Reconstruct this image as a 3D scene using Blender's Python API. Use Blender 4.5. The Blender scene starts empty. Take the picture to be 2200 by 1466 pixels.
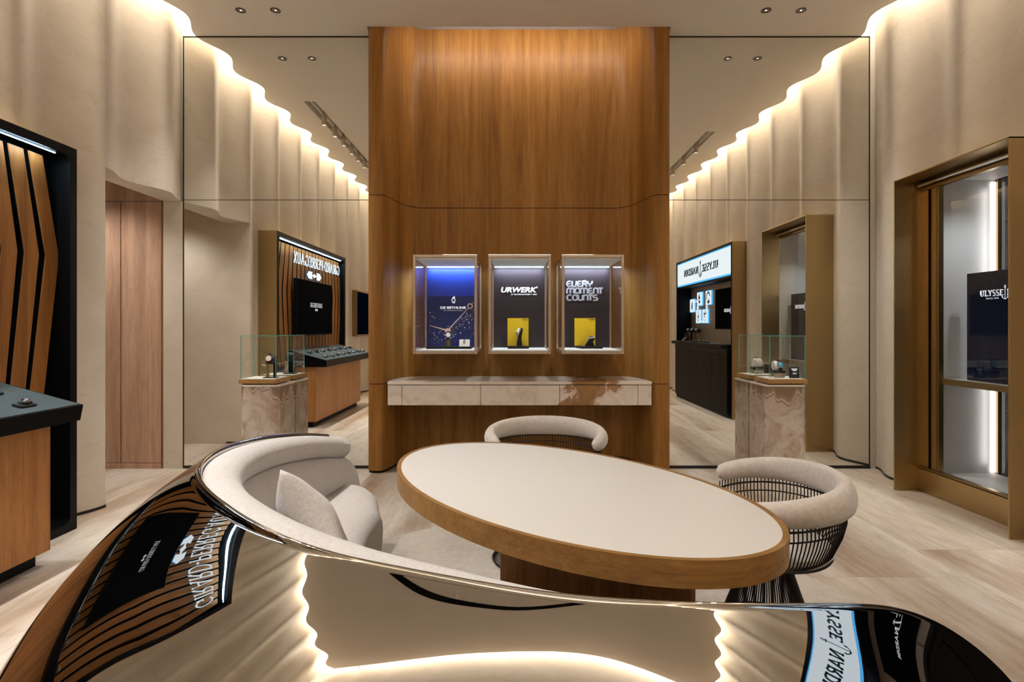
import bpy, bmesh, math, random
import numpy as np
from mathutils import Vector, Matrix
random.seed(7)
PI = math.pi
scene = bpy.context.scene
C = scene.collection
# ------------------------------------------------------------------ camera
F, PX, PY, EYE = 1180.0, 1106.0, 702.0, 1.3        # focal length and principal point in pixels of a 2200x1466 frame
cam = bpy.data.cameras.new('camera')
cam.sensor_width = 36.0
cam.lens = F / 2200 * 36
cam.shift_x = -(PX - 1100) / 2200
cam.shift_y = (PY - 733) / 2200
cam.clip_start = 0.02
camo = bpy.data.objects.new('camera', cam)
camo.location = (0, 0, EYE)
camo.rotation_euler = (PI / 2, 0, 0)
C.objects.link(camo)
scene.camera = camo
# ------------------------------------------------------------------ world and light
world = bpy.data.worlds.new('world'); scene.world = world
world.use_nodes = True
world.node_tree.nodes['Background'].inputs[0].default_value = (.055, .10, .17, 1)
world.node_tree.nodes['Background'].inputs[1].default_value = 1.0
vs = scene.view_settings
vs.view_transform = 'Standard'; vs.look = 'None'; vs.exposure = 0.72; vs.gamma = 1.0; vs.use_curve_mapping = False
cy = scene.cycles
cy.max_bounces = 7; cy.diffuse_bounces = 4; cy.glossy_bounces = 5; cy.transmission_bounces = 2; cy.transparent_max_bounces = 16; cy.use_adaptive_sampling = True; cy.adaptive_threshold = 0.1; cy.adaptive_min_samples = 16
cy.caustics_reflective = True; cy.caustics_refractive = False
cy.sample_clamp_indirect = 3.0; cy.blur_glossy = 1.0
WARM = (1.0, .90, .76); NEUT = (1.0, .965, .92); COOL = (.55, .78, 1.0)
def area(name, loc, rot, sx, sy, power, col, spread=PI):
    l = bpy.data.lights.new(name, 'AREA'); l.shape = 'RECTANGLE'; l.size = sx; l.size_y = sy; l.energy = power; l.color = col; l.spread = spread
    o = bpy.data.objects.new(name, l); o.location = loc; o.rotation_euler = rot; C.objects.link(o); return o
def spot(name, loc, target, power, col, ang=60, blend=.6, rad=.04):
    l = bpy.data.lights.new(name, 'SPOT'); l.energy = power; l.color = col; l.spot_size = math.radians(ang); l.spot_blend = blend; l.shadow_soft_size = rad
    o = bpy.data.objects.new(name, l); o.location = loc
    o.rotation_euler = (Vector(target) - Vector(loc)).to_track_quat('-Z', 'Y').to_euler(); C.objects.link(o); return o
YM = 5.03            # mirror plane
YR = -2.5            # rear wall
ZC = 3.96            # ceiling
PER = .715
def wave(y): return math.cos(2 * PI * (y - 4.6725) / PER)
def wl(y): return -3.0 + .055 * wave(y)
def wr(y): return 3.255 - .055 * wave(y)
def cl(y): return -2.86 + .06 * wave(y)
def cr(y): return 3.11 - .06 * wave(y)
# cove lamps hidden above the edge of the ceiling, washing the fluted walls
area('cove_lamp_left', (-2.90, (YM + YR) / 2, 4.48), (0, math.radians(8), 0), .035, 7.4, 122, WARM)
area('cove_lamp_right', (3.16, (YM + YR) / 2, 4.48), (0, math.radians(-8), 0), .035, 7.4, 122, WARM)
area('cove_lamp_rear', (.1, YR + .1, 4.48), (0, 0, 0), 5.8, .035, 290, WARM)
area('cove_lamp_alcove', (.04, 5.02, 4.12), (math.radians(50), 0, 0), 1.9, .05, 6.2, (1, .9, .84))

# ------------------------------------------------------------------ mesh helpers
def finish(name, bm, mat, parent=None, smooth=False, flat_angle=None):
    me = bpy.data.meshes.new(name)
    bmesh.ops.recalc_face_normals(bm, faces=bm.faces)
    bm.to_mesh(me); bm.free()
    return link(name, me, mat, parent, smooth)
ABS = {}
def from_py(name, v, f, mat, parent=None, smooth=False):
    me = bpy.data.meshes.new(name); me.from_pydata([tuple(map(float, p)) for p in v], [], f); me.validate()
    bm = bmesh.new(); bm.from_mesh(me); bmesh.ops.recalc_face_normals(bm, faces=bm.faces); bm.to_mesh(me); bm.free()
    return link(name, me, mat, parent, smooth)
def thing(name, label, cat, loc=(0, 0, 0), group=None, kind=None, local=False, rz=0):
    o = bpy.data.objects.new(name, None); C.objects.link(o); o.location = loc; o.rotation_euler = (0, 0, rz)
    o.empty_display_size = .05
    ABS[o.name] = Matrix.Translation(loc) @ Matrix.Rotation(rz, 4, 'Z')
    if local: LOCAL.add(o.name)
    return tag(o, label, cat, group, kind)
LOCAL = set()
def link(name, me, mat, parent=None, smooth=False):
    mats = mat if isinstance(mat, (list, tuple)) else [mat]
    for m in mats: me.materials.append(m)
    if smooth:
        me.polygons.foreach_set('use_smooth', [True] * len(me.polygons))
        if smooth != 'all':
            me.set_sharp_from_angle(angle=math.radians(38))
    o = bpy.data.objects.new(name, me); C.objects.link(o)
    if parent is not None:
        o.parent = parent
        if parent.name in LOCAL: LOCAL.add(o.name)
        else: o.matrix_parent_inverse = ABS[parent.name].inverted()
    ABS[o.name] = Matrix.Identity(4)
    return o
def tag(o, label=None, cat=None, group=None, kind=None):
    if label: o['label'] = label
    if cat: o['category'] = cat
    if group: o['group'] = group
    if kind: o['kind'] = kind
    return o
def copy_tree(o, parent=None):
    c = o.copy(); C.objects.link(c); c.parent = parent
    for ch in o.children: copy_tree(ch, c)
    return c
def bm_box(bm, x0, x1, y0, y1, z0, z1):
    r = bmesh.ops.create_cube(bm, size=1.0)
    bmesh.ops.scale(bm, vec=(x1 - x0, y1 - y0, z1 - z0), verts=r['verts'])
    bmesh.ops.translate(bm, vec=((x0 + x1) / 2, (y0 + y1) / 2, (z0 + z1) / 2), verts=r['verts'])
    return r['verts']
def box(name, x0, x1, y0, y1, z0, z1, mat, parent=None, bev=.002):
    if x1 < x0: x0, x1 = x1, x0
    if y1 < y0: y0, y1 = y1, y0
    bm = bmesh.new(); bm_box(bm, x0, x1, y0, y1, z0, z1)
    b = min(bev, .4 * min(x1 - x0, y1 - y0, z1 - z0))
    if b > 0: bmesh.ops.bevel(bm, geom=bm.edges[:], offset=b, segments=1, affect='EDGES')
    return finish(name, bm, mat, parent)
def prism(name, pts, z0, z1, mat, parent=None, bev=0., seg=2, smooth=True):
    bm = bmesh.new()
    a = [bm.verts.new((x, y, z0)) for x, y in pts]; b = [bm.verts.new((x, y, z1)) for x, y in pts]
    n = len(pts)
    bm.faces.new(a[::-1]); bm.faces.new(b)
    for i in range(n): bm.faces.new((a[i], a[(i + 1) % n], b[(i + 1) % n], b[i]))
    if bev:
        ed = [e for e in bm.edges if abs(e.verts[0].co.z - e.verts[1].co.z) < 1e-6]
        bmesh.ops.bevel(bm, geom=ed, offset=bev, segments=seg, affect='EDGES')
    return finish(name, bm, mat, parent, smooth)
def hprism(name, prof, axis, t0, t1, mat, parent=None, smooth=False):
    """profile polygon (a,z) extruded along axis 'x' (a=y) or 'y' (a=x)"""
    v = []; n = len(prof)
    for t in (t0, t1):
        for a, z in prof: v.append((t, a, z) if axis == 'x' else (a, t, z))
    f = [list(range(n))[::-1], list(range(n, 2 * n))] + [[i, (i + 1) % n, n + (i + 1) % n, n + i] for i in range(n)]
    return from_py(name, v, f, mat, parent, smooth)
def rrect(x0, x1, y0, y1, r, n=6):
    p = []
    for cx, cy_, a in ((x1 - r, y1 - r, 0), (x0 + r, y1 - r, PI / 2), (x0 + r, y0 + r, PI), (x1 - r, y0 + r, 1.5 * PI)):
        for i in range(n + 1):
            t = a + PI / 2 * i / n; p.append((cx + r * math.cos(t), cy_ + r * math.sin(t)))
    return p
def lathe(name, prof, mat, parent=None, n=32, loc=(0, 0, 0), M=None, smooth=True, bm=None):
    own = bm is None
    if own: bm = bmesh.new()
    rows = []
    for r, z in prof:
        if r < 1e-5: rows.append([bm.verts.new((0, 0, z))])
        else: rows.append([bm.verts.new((r * math.cos(2 * PI * i / n), r * math.sin(2 * PI * i / n), z)) for i in range(n)])
    vs_ = [v for r in rows for v in r]
    for a, b in zip(rows[:-1], rows[1:]):
        for i in range(n):
            j = (i + 1) % n
            q = [a[i % len(a)], a[j % len(a)], b[j % len(b)], b[i % len(b)]]
            u = []
            for k in q:
                if k not in u: u.append(k)
            if len(u) > 2: bm.faces.new(u)
    T = Matrix.Translation(loc)
    if M is not None: T = T @ M
    bmesh.ops.transform(bm, matrix=T, verts=vs_)
    if own: return finish(name, bm, mat, parent, smooth)
def sweep(bm, pts, rad, n=8, cap=True, flat=None):
    """tube along pts; rad number or list of (horizontal, vertical) radii"""
    P = [Vector(p) for p in pts]; rings = []
    prev = None
    for i, p in enumerate(P):
        t = (P[min(i + 1, len(P) - 1)] - P[max(i - 1, 0)]).normalized()
        if prev is None:
            up = Vector((0, 0, 1)) if abs(t.z) < .9 else Vector((1, 0, 0))
            a = t.cross(up).normalized()
        else:
            a = (prev - t * prev.dot(t)).normalized()
        prev = a; b = a.cross(t)
        r = rad[i] if isinstance(rad, (list, tuple)) else rad
        ra, rb = r if isinstance(r, (list, tuple)) else (r, r)
        rings.append([bm.verts.new(p + a * ra * math.cos(2 * PI * k / n) + b * rb * math.sin(2 * PI * k / n)) for k in range(n)])
    for x, y in zip(rings[:-1], rings[1:]):
        for k in range(n): bm.faces.new((x[k], x[(k + 1) % n], y[(k + 1) % n], y[k]))
    if cap:
        bm.faces.new(rings[0][::-1]); bm.faces.new(rings[-1])
def tube(name, pts, rad, mat, parent=None, n=8, smooth=True):
    bm = bmesh.new(); sweep(bm, pts, rad, n); return finish(name, bm, mat, parent, smooth)
def bez(p0, p1, p2, p3, n=20):
    r = []
    for i in range(n + 1):
        t = i / n; r.append(tuple((1 - t) ** 3 * a + 3 * (1 - t) ** 2 * t * b + 3 * (1 - t) * t * t * c + t ** 3 * d for a, b, c, d in zip(p0, p1, p2, p3)))
    return r
# flat lettering and marks: polygons in (u,v) placed on a plane
def plate(name, polys, org, u, v, n, depth, mat, parent=None):
    """list of convex polygons (u,v) -> thin raised plates"""
    O, U, V, N = Vector(org), Vector(u), Vector(v), Vector(n)
    vs_, fs = [], []
    for p in polys:
        b = len(vs_); k = len(p)
        for d in (0, depth):
            for a, c in p: vs_.append(O + U * a + V * c + N * d)
        fs.append([b + k + i for i in range(k)])
        fs.append([b + i for i in range(k)][::-1])
        for i in range(k): fs.append([b + i, b + (i + 1) % k, b + k + (i + 1) % k, b + k + i])
    return from_py(name, vs_, fs, mat, parent)
def ribbon(pts, w, closed=False):
    P = [Vector((a, b)) for a, b in pts]
    if closed: P = P + [P[0]]
    L, R = [], []
    m = len(P)
    for i, p in enumerate(P):
        if closed and i in (0, m - 1): t0, t1 = P[m - 1] - P[m - 2], P[1] - P[0]
        else:
            t0 = p - P[i - 1] if i else P[1] - P[0]
            t1 = P[i + 1] - p if i < m - 1 else t0
        t0 = t0.normalized(); t1 = t1.normalized()
        b = (t0 + t1); b = b.normalized() if b.length > 1e-6 else t0
        nn = Vector((-b.y, b.x)); k = 1 / max(.5, nn.dot(Vector((-t1.y, t1.x))))
        L.append(p + nn * w / 2 * k); R.append(p - nn * w / 2 * k)
    return [[(R[i].x, R[i].y), (R[i + 1].x, R[i + 1].y), (L[i + 1].x, L[i + 1].y), (L[i].x, L[i].y)] for i in range(m - 1)]
def arc(cx, cy_, rx, ry, a0, a1, n=10):
    return [(cx + rx * math.cos(math.radians(a0 + (a1 - a0) * i / n)), cy_ + ry * math.sin(math.radians(a0 + (a1 - a0) * i / n))) for i in range(n + 1)]
def glyph(ch, T, t, serif):
    """serif capitals, cap height 1; returns advance, strokes [(points,width)]"""
    S = []
    def vert(x, w=T, z0=0, z1=1, sf=True):
        S.append(([(x, z0), (x, z1)], w))
        if serif and sf:
            S.append(([(x - w * .5 - serif, z1 - t / 2), (x + w * .5 + serif, z1 - t / 2)], t)); S.append(([(x - w * .5 - serif, z0 + t / 2), (x + w * .5 + serif, z0 + t / 2)], t))
    m = T / 2 + serif
    if ch == 'I': vert(m); return 2 * m, S
    if ch == '-': S.append(([(0, .42), (.28, .42)], t * 1.6)); return .28, S
    if ch == ' ': return .3, S
    if ch == 'L': vert(m); S.append(([(m, t / 2), (m + .46, t / 2), (m + .46, .22)], t)); return m + .46, S
    if ch == 'E':
        vert(m); S.append(([(m, t / 2), (m + .46, t / 2), (m + .46, .22)], t)); S.append(([(m, 1 - t / 2), (m + .44, 1 - t / 2), (m + .44, .8)], t)); S.append(([(m, .52), (m + .32, .52)], t)); return m + .48, S
    if ch == 'F':
        vert(m); S.append(([(m, 1 - t / 2), (m + .44, 1 - t / 2), (m + .44, .8)], t)); S.append(([(m, .52), (m + .32, .52)], t)); return m + .46, S
    if ch in 'PR':
        vert(m); S.append(([(m, 1 - t / 2), (m + .25, 1 - t / 2)], t)); S.append((arc(m + .25, .74, .22, .24, 90, -90), (T + t) / 2)); S.append(([(m + .25, .5), (m, .5)], t))
        if ch == 'R': S.append(([(m + .2, .5), (m + .48, .03), (m + .58, .03)], T * .9)); return m + .58, S
        return m + .5, S
    if ch == 'D':
        vert(m); S.append(([(m, 1 - t / 2), (m + .22, 1 - t / 2)], t)); S.append((arc(m + .22, .5, .36, .5 - t / 2, 90, -90, 14), (T + t) / 2)); S.append(([(m + .22, t / 2), (m, t / 2)], t)); return m + .64, S
    if ch == 'A':
        S.append(([(.06, 0), (.38, 1)], t)); S.append(([(.38, 1), (.70, 0)], T)); S.append(([(.16, .32), (.6, .32)], t))
        if serif: S.append(([(0, t / 2), (.16, t / 2)], t)); S.append(([(.56, t / 2), (.80, t / 2)], t))
        return .78, S
    if ch == 'U':
        S.append(([(m, 1), (m, .3)] + arc(m + .25, .3, .25, .3 - t / 2, 180, 360) + [(m + .5, 1)], (T + t) / 2))
        S.append(([(m, 1), (m, .3)], T))
        if serif:
            for x in (m, m + .5): S.append(([(x - T / 2 - serif, 1 - t / 2), (x + T / 2 + serif, 1 - t / 2)], t))
        return m * 2 + .5, S
    if ch == 'X':
        S.append(([(.05, 1), (.62, 0)], T)); S.append(([(.60, 1), (.06, 0)], t))
        if serif:
            for x, y in ((.08, 1 - t / 2), (.58, 1 - t / 2), (.08, t / 2), (.6, t / 2)): S.append(([(x - .1, y), (x + .1, y)], t))
        return .7, S
    if ch == 'Y':
        S.append(([(.04, 1), (.34, .48)], T)); S.append(([(.64, 1), (.34, .48)], t)); S.append(([(.34, .5), (.34, 0)], T))
        if serif:
            for x, y in ((.06, 1 - t / 2), (.62, 1 - t / 2), (.34, t / 2)): S.append(([(x - .12, y), (x + .12, y)], t))
        return .68, S
    if ch == 'N':
        vert(m, t * 1.2); vert(m + .56, t * 1.2); S.append(([(m, 1), (m + .56, 0)], T)); return 2 * m + .56, S
    if ch == 'S':
        S.append((arc(.3, .74, .22, .24, 35, 270, 10) + arc(.3, .26, .24, .24, 90, -145, 10), (T + t) / 2)); return .58, S
    if ch == 'G':
        S.append((arc(.42, .5, .38, .48, 40, 330, 18), (T + t) / 2)); S.append(([(.8, .05), (.8, .42)], T)); S.append(([(.62, .42), (.9, .42)], t)); return .92, S
    return .5, S
def word(txt, T, t, serif, gap=.1):
    polys, x = [], 0
    for ch in txt:
        a, S = glyph(ch, T, t, serif)
        for p, w in S: polys += ribbon([(x + q[0], q[1]) for q in p], w)
        x += a + gap
    return polys, x - gap
def place(polys, w, s, sx=1., cx=0., cz=0.):
    return [[((a - w / 2) * s * sx + cx, (b - .5) * s + cz) for a, b in p] for p in polys]
def anchor(s=1.0):
    P = []
    P += ribbon(arc(0, .86, .1, .1, 0, 330, 14), .06, True)
    P += ribbon([(0, .77), (0, -.88)], .085)
    P += ribbon([(-.19, .66), (.19, .66)], .06)
    P += ribbon(arc(0, -.42, .44, .48, 200, 340, 14), .075)
    for sg in (-1, 1): P.append([(sg * .52, -.42), (sg * .30, -.56), (sg * .46, -.74)][::sg])
    P.append([(-.1, -.86), (.1, -.86), (0, -1.0)][::-1])
    return [[(a * s, b * s) for a, b in p] for p in P]
FONTCACHE = {}
def text(name, body, size, org, u, v, n, mat, parent=None, depth=.002, sx=1., shear=0., bold=0., align='CENTER'):
    cu = bpy.data.curves.new('t', 'FONT'); cu.body = body; cu.size = size; cu.align_x = align; cu.align_y = 'CENTER'
    cu.extrude = depth / 2; cu.offset = bold; cu.shear = shear; cu.resolution_u = 3
    ob = bpy.data.objects.new('t', cu); C.objects.link(ob)
    me = bpy.data.meshes.new_from_object(ob.evaluated_get(bpy.context.evaluated_depsgraph_get()))
    bpy.data.objects.remove(ob); bpy.data.curves.remove(cu)
    U, V, N = Vector(u) * sx, Vector(v), Vector(n)
    M = Matrix((U, V, N)).transposed().to_4x4(); M.translation = Vector(org) + N * depth / 2
    me.transform(M); me.materials.clear(); me.name = name
    return link(name, me, mat, parent)

# ------------------------------------------------------------------ materials
def newmat(name):
    m = bpy.data.materials.new(name); m.use_nodes = True
    nt = m.node_tree; b = nt.nodes['Principled BSDF']
    return m, nt, b
def N(nt, typ, **kw):
    n = nt.nodes.new(typ)
    for k, v in kw.items():
        if k in n.inputs: n.inputs[k].default_value = v
        else: setattr(n, k, v)
    return n
def ramp(nt, fac, stops):
    r = nt.nodes.new('ShaderNodeValToRGB'); e = r.color_ramp.elements
    while len(e) < len(stops): e.new(.5)
    for el, (p, c) in zip(e, stops): el.position = p; el.color = (*c, 1)
    nt.links.new(fac, r.inputs[0]); return r.outputs[0]
def coords(nt, scale=(1, 1, 1), rnd=False, kind='Object'):
    tc = nt.nodes.new('ShaderNodeTexCoord'); mp = nt.nodes.new('ShaderNodeMapping'); mp.inputs['Scale'].default_value = scale
    nt.links.new(tc.outputs[kind], mp.inputs[0])
    if rnd:
        oi = nt.nodes.new('ShaderNodeObjectInfo'); ml = N(nt, 'ShaderNodeMath', operation='MULTIPLY'); ml.inputs[1].default_value = 37.0
        nt.links.new(oi.outputs['Random'], ml.inputs[0]); cb = nt.nodes.new('ShaderNodeCombineXYZ')
        nt.links.new(ml.outputs[0], cb.inputs[0]); nt.links.new(ml.outputs[0], cb.inputs[1]); nt.links.new(cb.outputs[0], mp.inputs['Location'])
    return mp.outputs[0]
def noise(nt, vec, scale=5, detail=4, rough=.55, dist=0.):
    n = nt.nodes.new('ShaderNodeTexNoise'); n.inputs['Scale'].default_value = scale; n.inputs['Detail'].default_value = detail
    n.inputs['Roughness'].default_value = rough; n.inputs['Distortion'].default_value = dist
    nt.links.new(vec, n.inputs['Vector']); return n.outputs['Fac']
def bump(nt, b, h, strength=.2, dist=.01):
    n = nt.nodes.new('ShaderNodeBump'); n.inputs['Strength'].default_value = strength; n.inputs['Distance'].default_value = dist
    nt.links.new(h, n.inputs['Height']); nt.links.new(n.outputs[0], b.inputs['Normal'])
def mix(nt, a, b, fac, mode='MIX'):
    m = nt.nodes.new('ShaderNodeMix'); m.data_type = 'RGBA'; m.blend_type = mode
    for s, v in ((0, fac), (6, a), (7, b)):
        if hasattr(v, 'links') or isinstance(v, bpy.types.NodeSocket): nt.links.new(v, m.inputs[s])
        else: m.inputs[s].default_value = v if s == 0 else (*v, 1)
    return m.outputs[2]
def plain(name, col, rough=.5, metal=0., emit=None, es=0., spec=.5):
    m, nt, b = newmat(name); b.inputs['Base Color'].default_value = (*col, 1); b.inputs['Roughness'].default_value = rough; b.inputs['Metallic'].default_value = metal
    b.inputs['Specular IOR Level'].default_value = spec
    if emit: b.inputs['Emission Color'].default_value = (*emit, 1); b.inputs['Emission Strength'].default_value = es
    return m
def plaster(name, c1, c2, c3):
    m, nt, b = newmat(name); v = coords(nt, (1, 1, 1)); n1 = noise(nt, v, 1.6, 7, .66, .9); v2 = coords(nt, (2, 2, 5)); n2 = noise(nt, v2, 3.2, 6, .7, 1.5)
    col = ramp(nt, n1, [(.3, c1), (.55, c2), (.75, c3)])
    col = mix(nt, col, (c1[0] * .8, c1[1] * .78, c1[2] * .76), ramp(nt, n2, [(.54, (0, 0, 0)), (.78, (.7,) * 3)]))
    nt.links.new(col, b.inputs['Base Color']); b.inputs['Roughness'].default_value = .62
    bump(nt, b, noise(nt, v2, 5, 6, .65, 1.2), .06, .02); return m
def wood(name, dark, mid, light, scale=1., axis='z', rough=.42, leaf=.17, leafvar=.18, spec=.22):
    m, nt, b = newmat(name)
    st = {'z': (1, 1, .055), 'x': (.055, 1, 1), 'y': (1, .055, 1)}[axis]
    v = coords(nt, tuple(s * scale for s in st))
    n1 = noise(nt, v, 9, 7, .62, .5); n2 = noise(nt, v, 60, 4, .6, .2)
    vw = coords(nt, tuple(s * scale for s in {'z': (1, 1, .16), 'x': (.16, 1, 1), 'y': (1, .16, 1)}[axis]))
    n4 = noise(nt, vw, 3.2, 5, .6, 1.2)
    w = N(nt, 'ShaderNodeMath', operation='PINGPONG'); w.inputs[1].default_value = .05; nt.links.new(n4, w.inputs[0])
    fig = ramp(nt, w.outputs[0], [(.0, (.55,) * 3), (.016, (1,) * 3)])
    col = ramp(nt, n1, [(.28, dark), (.5, mid), (.72, light)])
    col = mix(nt, col, fig, .22, 'MULTIPLY')
    col = mix(nt, col, ramp(nt, n2, [(.35, (.72,) * 3), (.6, (1.04,) * 3)]), .55, 'MULTIPLY')
    # veneer leaves differ a little in tone
    tc = nt.nodes.new('ShaderNodeTexCoord'); sp = nt.nodes.new('ShaderNodeSeparateXYZ'); nt.links.new(tc.outputs['Object'], sp.inputs[0])
    a = N(nt, 'ShaderNodeMath', operation='ADD'); nt.links.new(sp.outputs[0 if axis != 'x' else 2], a.inputs[0]); nt.links.new(sp.outputs[1], a.inputs[1])
    d = N(nt, 'ShaderNodeMath', operation='DIVIDE'); d.inputs[1].default_value = leaf; nt.links.new(a.outputs[0], d.inputs[0])
    fl = N(nt, 'ShaderNodeMath', operation='FLOOR'); nt.links.new(d.outputs[0], fl.inputs[0])
    wn = N(nt, 'ShaderNodeTexWhiteNoise', noise_dimensions='1D'); nt.links.new(fl.outputs[0], wn.inputs['W'])
    col = mix(nt, col, ramp(nt, wn.outputs['Value'], [(0, (1 - leafvar,) * 3), (1, (1 + leafvar * .4,) * 3)]), 1.0, 'MULTIPLY')
    nt.links.new(col, b.inputs['Base Color']); b.inputs['Roughness'].default_value = rough; b.inputs['Specular IOR Level'].default_value = spec
    bump(nt, b, n2, .06, .004); return m
def travertine(name):
    m, nt, b = newmat(name)
    v = coords(nt, (1, .10, 1), True); v2 = coords(nt, (1, .28, 1), True); v3 = coords(nt, (1, 1, 1), True)
    n1 = noise(nt, v, 2.2, 8, .62, .35); n2 = noise(nt, v2, 15, 6, .65, .8); n3 = noise(nt, v, 34, 3, .6, .1)
    col = ramp(nt, n1, [(.33, (.30, .21, .145)), (.43, (.45, .365, .285)), (.53, (.59, .52, .445)), (.68, (.68, .625, .56))])
    col = mix(nt, col, ramp(nt, n2, [(.3, (.66, .60, .52)), (.55, (1, 1, 1)), (.75, (1.08, 1.06, 1.04))]), .6, 'MULTIPLY')
    col = mix(nt, col, ramp(nt, n3, [(.35, (.85, .82, .77)), (.6, (1, 1, 1))]), .5, 'MULTIPLY')
    p = noise(nt, v2, 40, 2, .5, 2.)
    col = mix(nt, col, (.22, .15, .1), ramp(nt, p, [(.76, (0, 0, 0)), (.80, (.6,) * 3)]))
    nt.links.new(col, b.inputs['Base Color']); b.inputs['Roughness'].default_value = .36
    return m
def onyx(name, band=None, patch=None, pink=.5, tone=1., soft=0.):
    """pale quartzite with cloudy crystals; band = (z_top, depth) brown ring veins under the top edge, patch = (x0,x1) brown patch"""
    m, nt, b = newmat(name); v = coords(nt)
    n1 = noise(nt, v, 5.5, 8, .6, 1.4); n2 = noise(nt, v, 2.1, 5, .6, .8)
    vo = N(nt, 'ShaderNodeTexVoronoi', feature='DISTANCE_TO_EDGE'); vo.inputs['Scale'].default_value = 9
    wv = nt.nodes.new('ShaderNodeVectorMath'); wv.operation = 'ADD'; nt.links.new(v, wv.inputs[0])
    nv = nt.nodes.new('ShaderNodeTexNoise'); nv.inputs['Scale'].default_value = 6; nt.links.new(v, nv.inputs['Vector'])
    sc = nt.nodes.new('ShaderNodeVectorMath'); sc.operation = 'SCALE'; sc.inputs[3].default_value = .22; nt.links.new(nv.outputs['Color'], sc.inputs[0]); nt.links.new(sc.outputs[0], wv.inputs[1]); nt.links.new(wv.outputs[0], vo.inputs['Vector'])
    col = ramp(nt, n1, [(.3, (.46, .345, .265)), (.42, (.66, .56, .48)), (.55, (.82, .77, .72)), (.72, (.70, .57, .48))])
    col = mix(nt, col, (.56, .38, .30), ramp(nt, n2, [(.45, (0, 0, 0)), (.7, (pink,) * 3)]))
    col = mix(nt, col, (.82, .76, .70), ramp(nt, vo.outputs['Distance'], [(.0, (.22,) * 3), (.05, (0, 0, 0))]))
    if soft: col = mix(nt, col, (.80, .745, .69), soft)
    tc = nt.nodes.new('ShaderNodeTexCoord'); sp = nt.nodes.new('ShaderNodeSeparateXYZ'); nt.links.new(tc.outputs['Object'], sp.inputs[0])
    wob = noise(nt, v, 5, 4, .55, .6)
    def lin(sock, k, c):
        q = N(nt, 'ShaderNodeMath', operation='MULTIPLY_ADD'); q.inputs[1].default_value = k; q.inputs[2].default_value = c; nt.links.new(sock, q.inputs[0]); return q.outputs[0]
    def add(a, c, op='ADD'):
        q = N(nt, 'ShaderNodeMath', operation=op); nt.links.new(a, q.inputs[0]); nt.links.new(c, q.inputs[1]); return q.outputs[0]
    if band:
        d = lin(sp.outputs[2], -1 / band[1], band[0] / band[1])                # 0 at top edge, 1 at band depth
        d = add(d, lin(noise(nt, coords(nt, (1, 1, .12)), 6, 2, .6, .2), 3.2, -1.5))
        col = mix(nt, col, ramp(nt, d, [(.0, (.30, .20, .13)), (.30, (.42, .31, .21)), (.42, (.78, .70, .62)), (.5, (.36, .14, .10)), (.56, (.66, .56, .47)), (.7, (.6, .5, .42))]), ramp(nt, d, [(.55, (.92,) * 3), (.66, (0, 0, 0))]))
    if patch:
        xc, hw = (patch[0] + patch[1]) / 2, (patch[1] - patch[0]) / 2
        sl = add(sp.outputs[0], lin(sp.outputs[2], -.55, .40))                 # the patch leans with height
        ab = N(nt, 'ShaderNodeMath', operation='ABSOLUTE'); nt.links.new(lin(sl, 1 / hw, -xc / hw), ab.inputs[0])
        d = add(ab.outputs[0], lin(wob, 3.6, -1.8))
        col = mix(nt, col, ramp(nt, d, [(.0, (.36, .19, .06)), (.5, (.27, .15, .06)), (.78, (.43, .25, .12)), (.84, (.30, .10, .07)), (.9, (.80, .70, .62)), (.97, (.40, .18, .14)), (1, (.7, .6, .5))]), ramp(nt, d, [(.94, (.95,) * 3), (1, (0, 0, 0))]))
    if tone != 1.: col = mix(nt, col, (tone, tone * .97, tone * .93), 1.0, 'MULTIPLY')
    nt.links.new(col, b.inputs['Base Color']); b.inputs['Roughness'].default_value = .22
    return m
def fabric(name, c1, c2, scale=60, str_=.35):
    m, nt, b = newmat(name); v = coords(nt); n = noise(nt, v, scale, 5, .7); n2 = noise(nt, v, 5, 4, .6)
    col = mix(nt, ramp(nt, n, [(.3, c1), (.7, c2)]), ramp(nt, n2, [(.3, (.92,) * 3), (.7, (1.0,) * 3)]), .7, 'MULTIPLY')
    nt.links.new(col, b.inputs['Base Color']); b.inputs['Roughness'].default_value = .9; b.inputs['Sheen Weight'].default_value = .25; b.inputs['Specular IOR Level'].default_value = .2
    bump(nt, b, n, str_, .006); return m
def brushed(name, c, rough=.3, axis='z', metal=1.):
    m, nt, b = newmat(name); v = coords(nt, {'z': (2, 2, 90), 'y': (2, 90, 2)}[axis]); n = noise(nt, v, 4, 3, .6)
    nt.links.new(ramp(nt, n, [(.3, tuple(x * .95 for x in c)), (.7, c)]), b.inputs['Base Color'])
    r = ramp(nt, n, [(.3, (rough * .96,) * 3), (.7, (rough * 1.04,) * 3)]); nt.links.new(r, b.inputs['Roughness'])
    b.inputs['Metallic'].default_value = metal; return m
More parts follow.
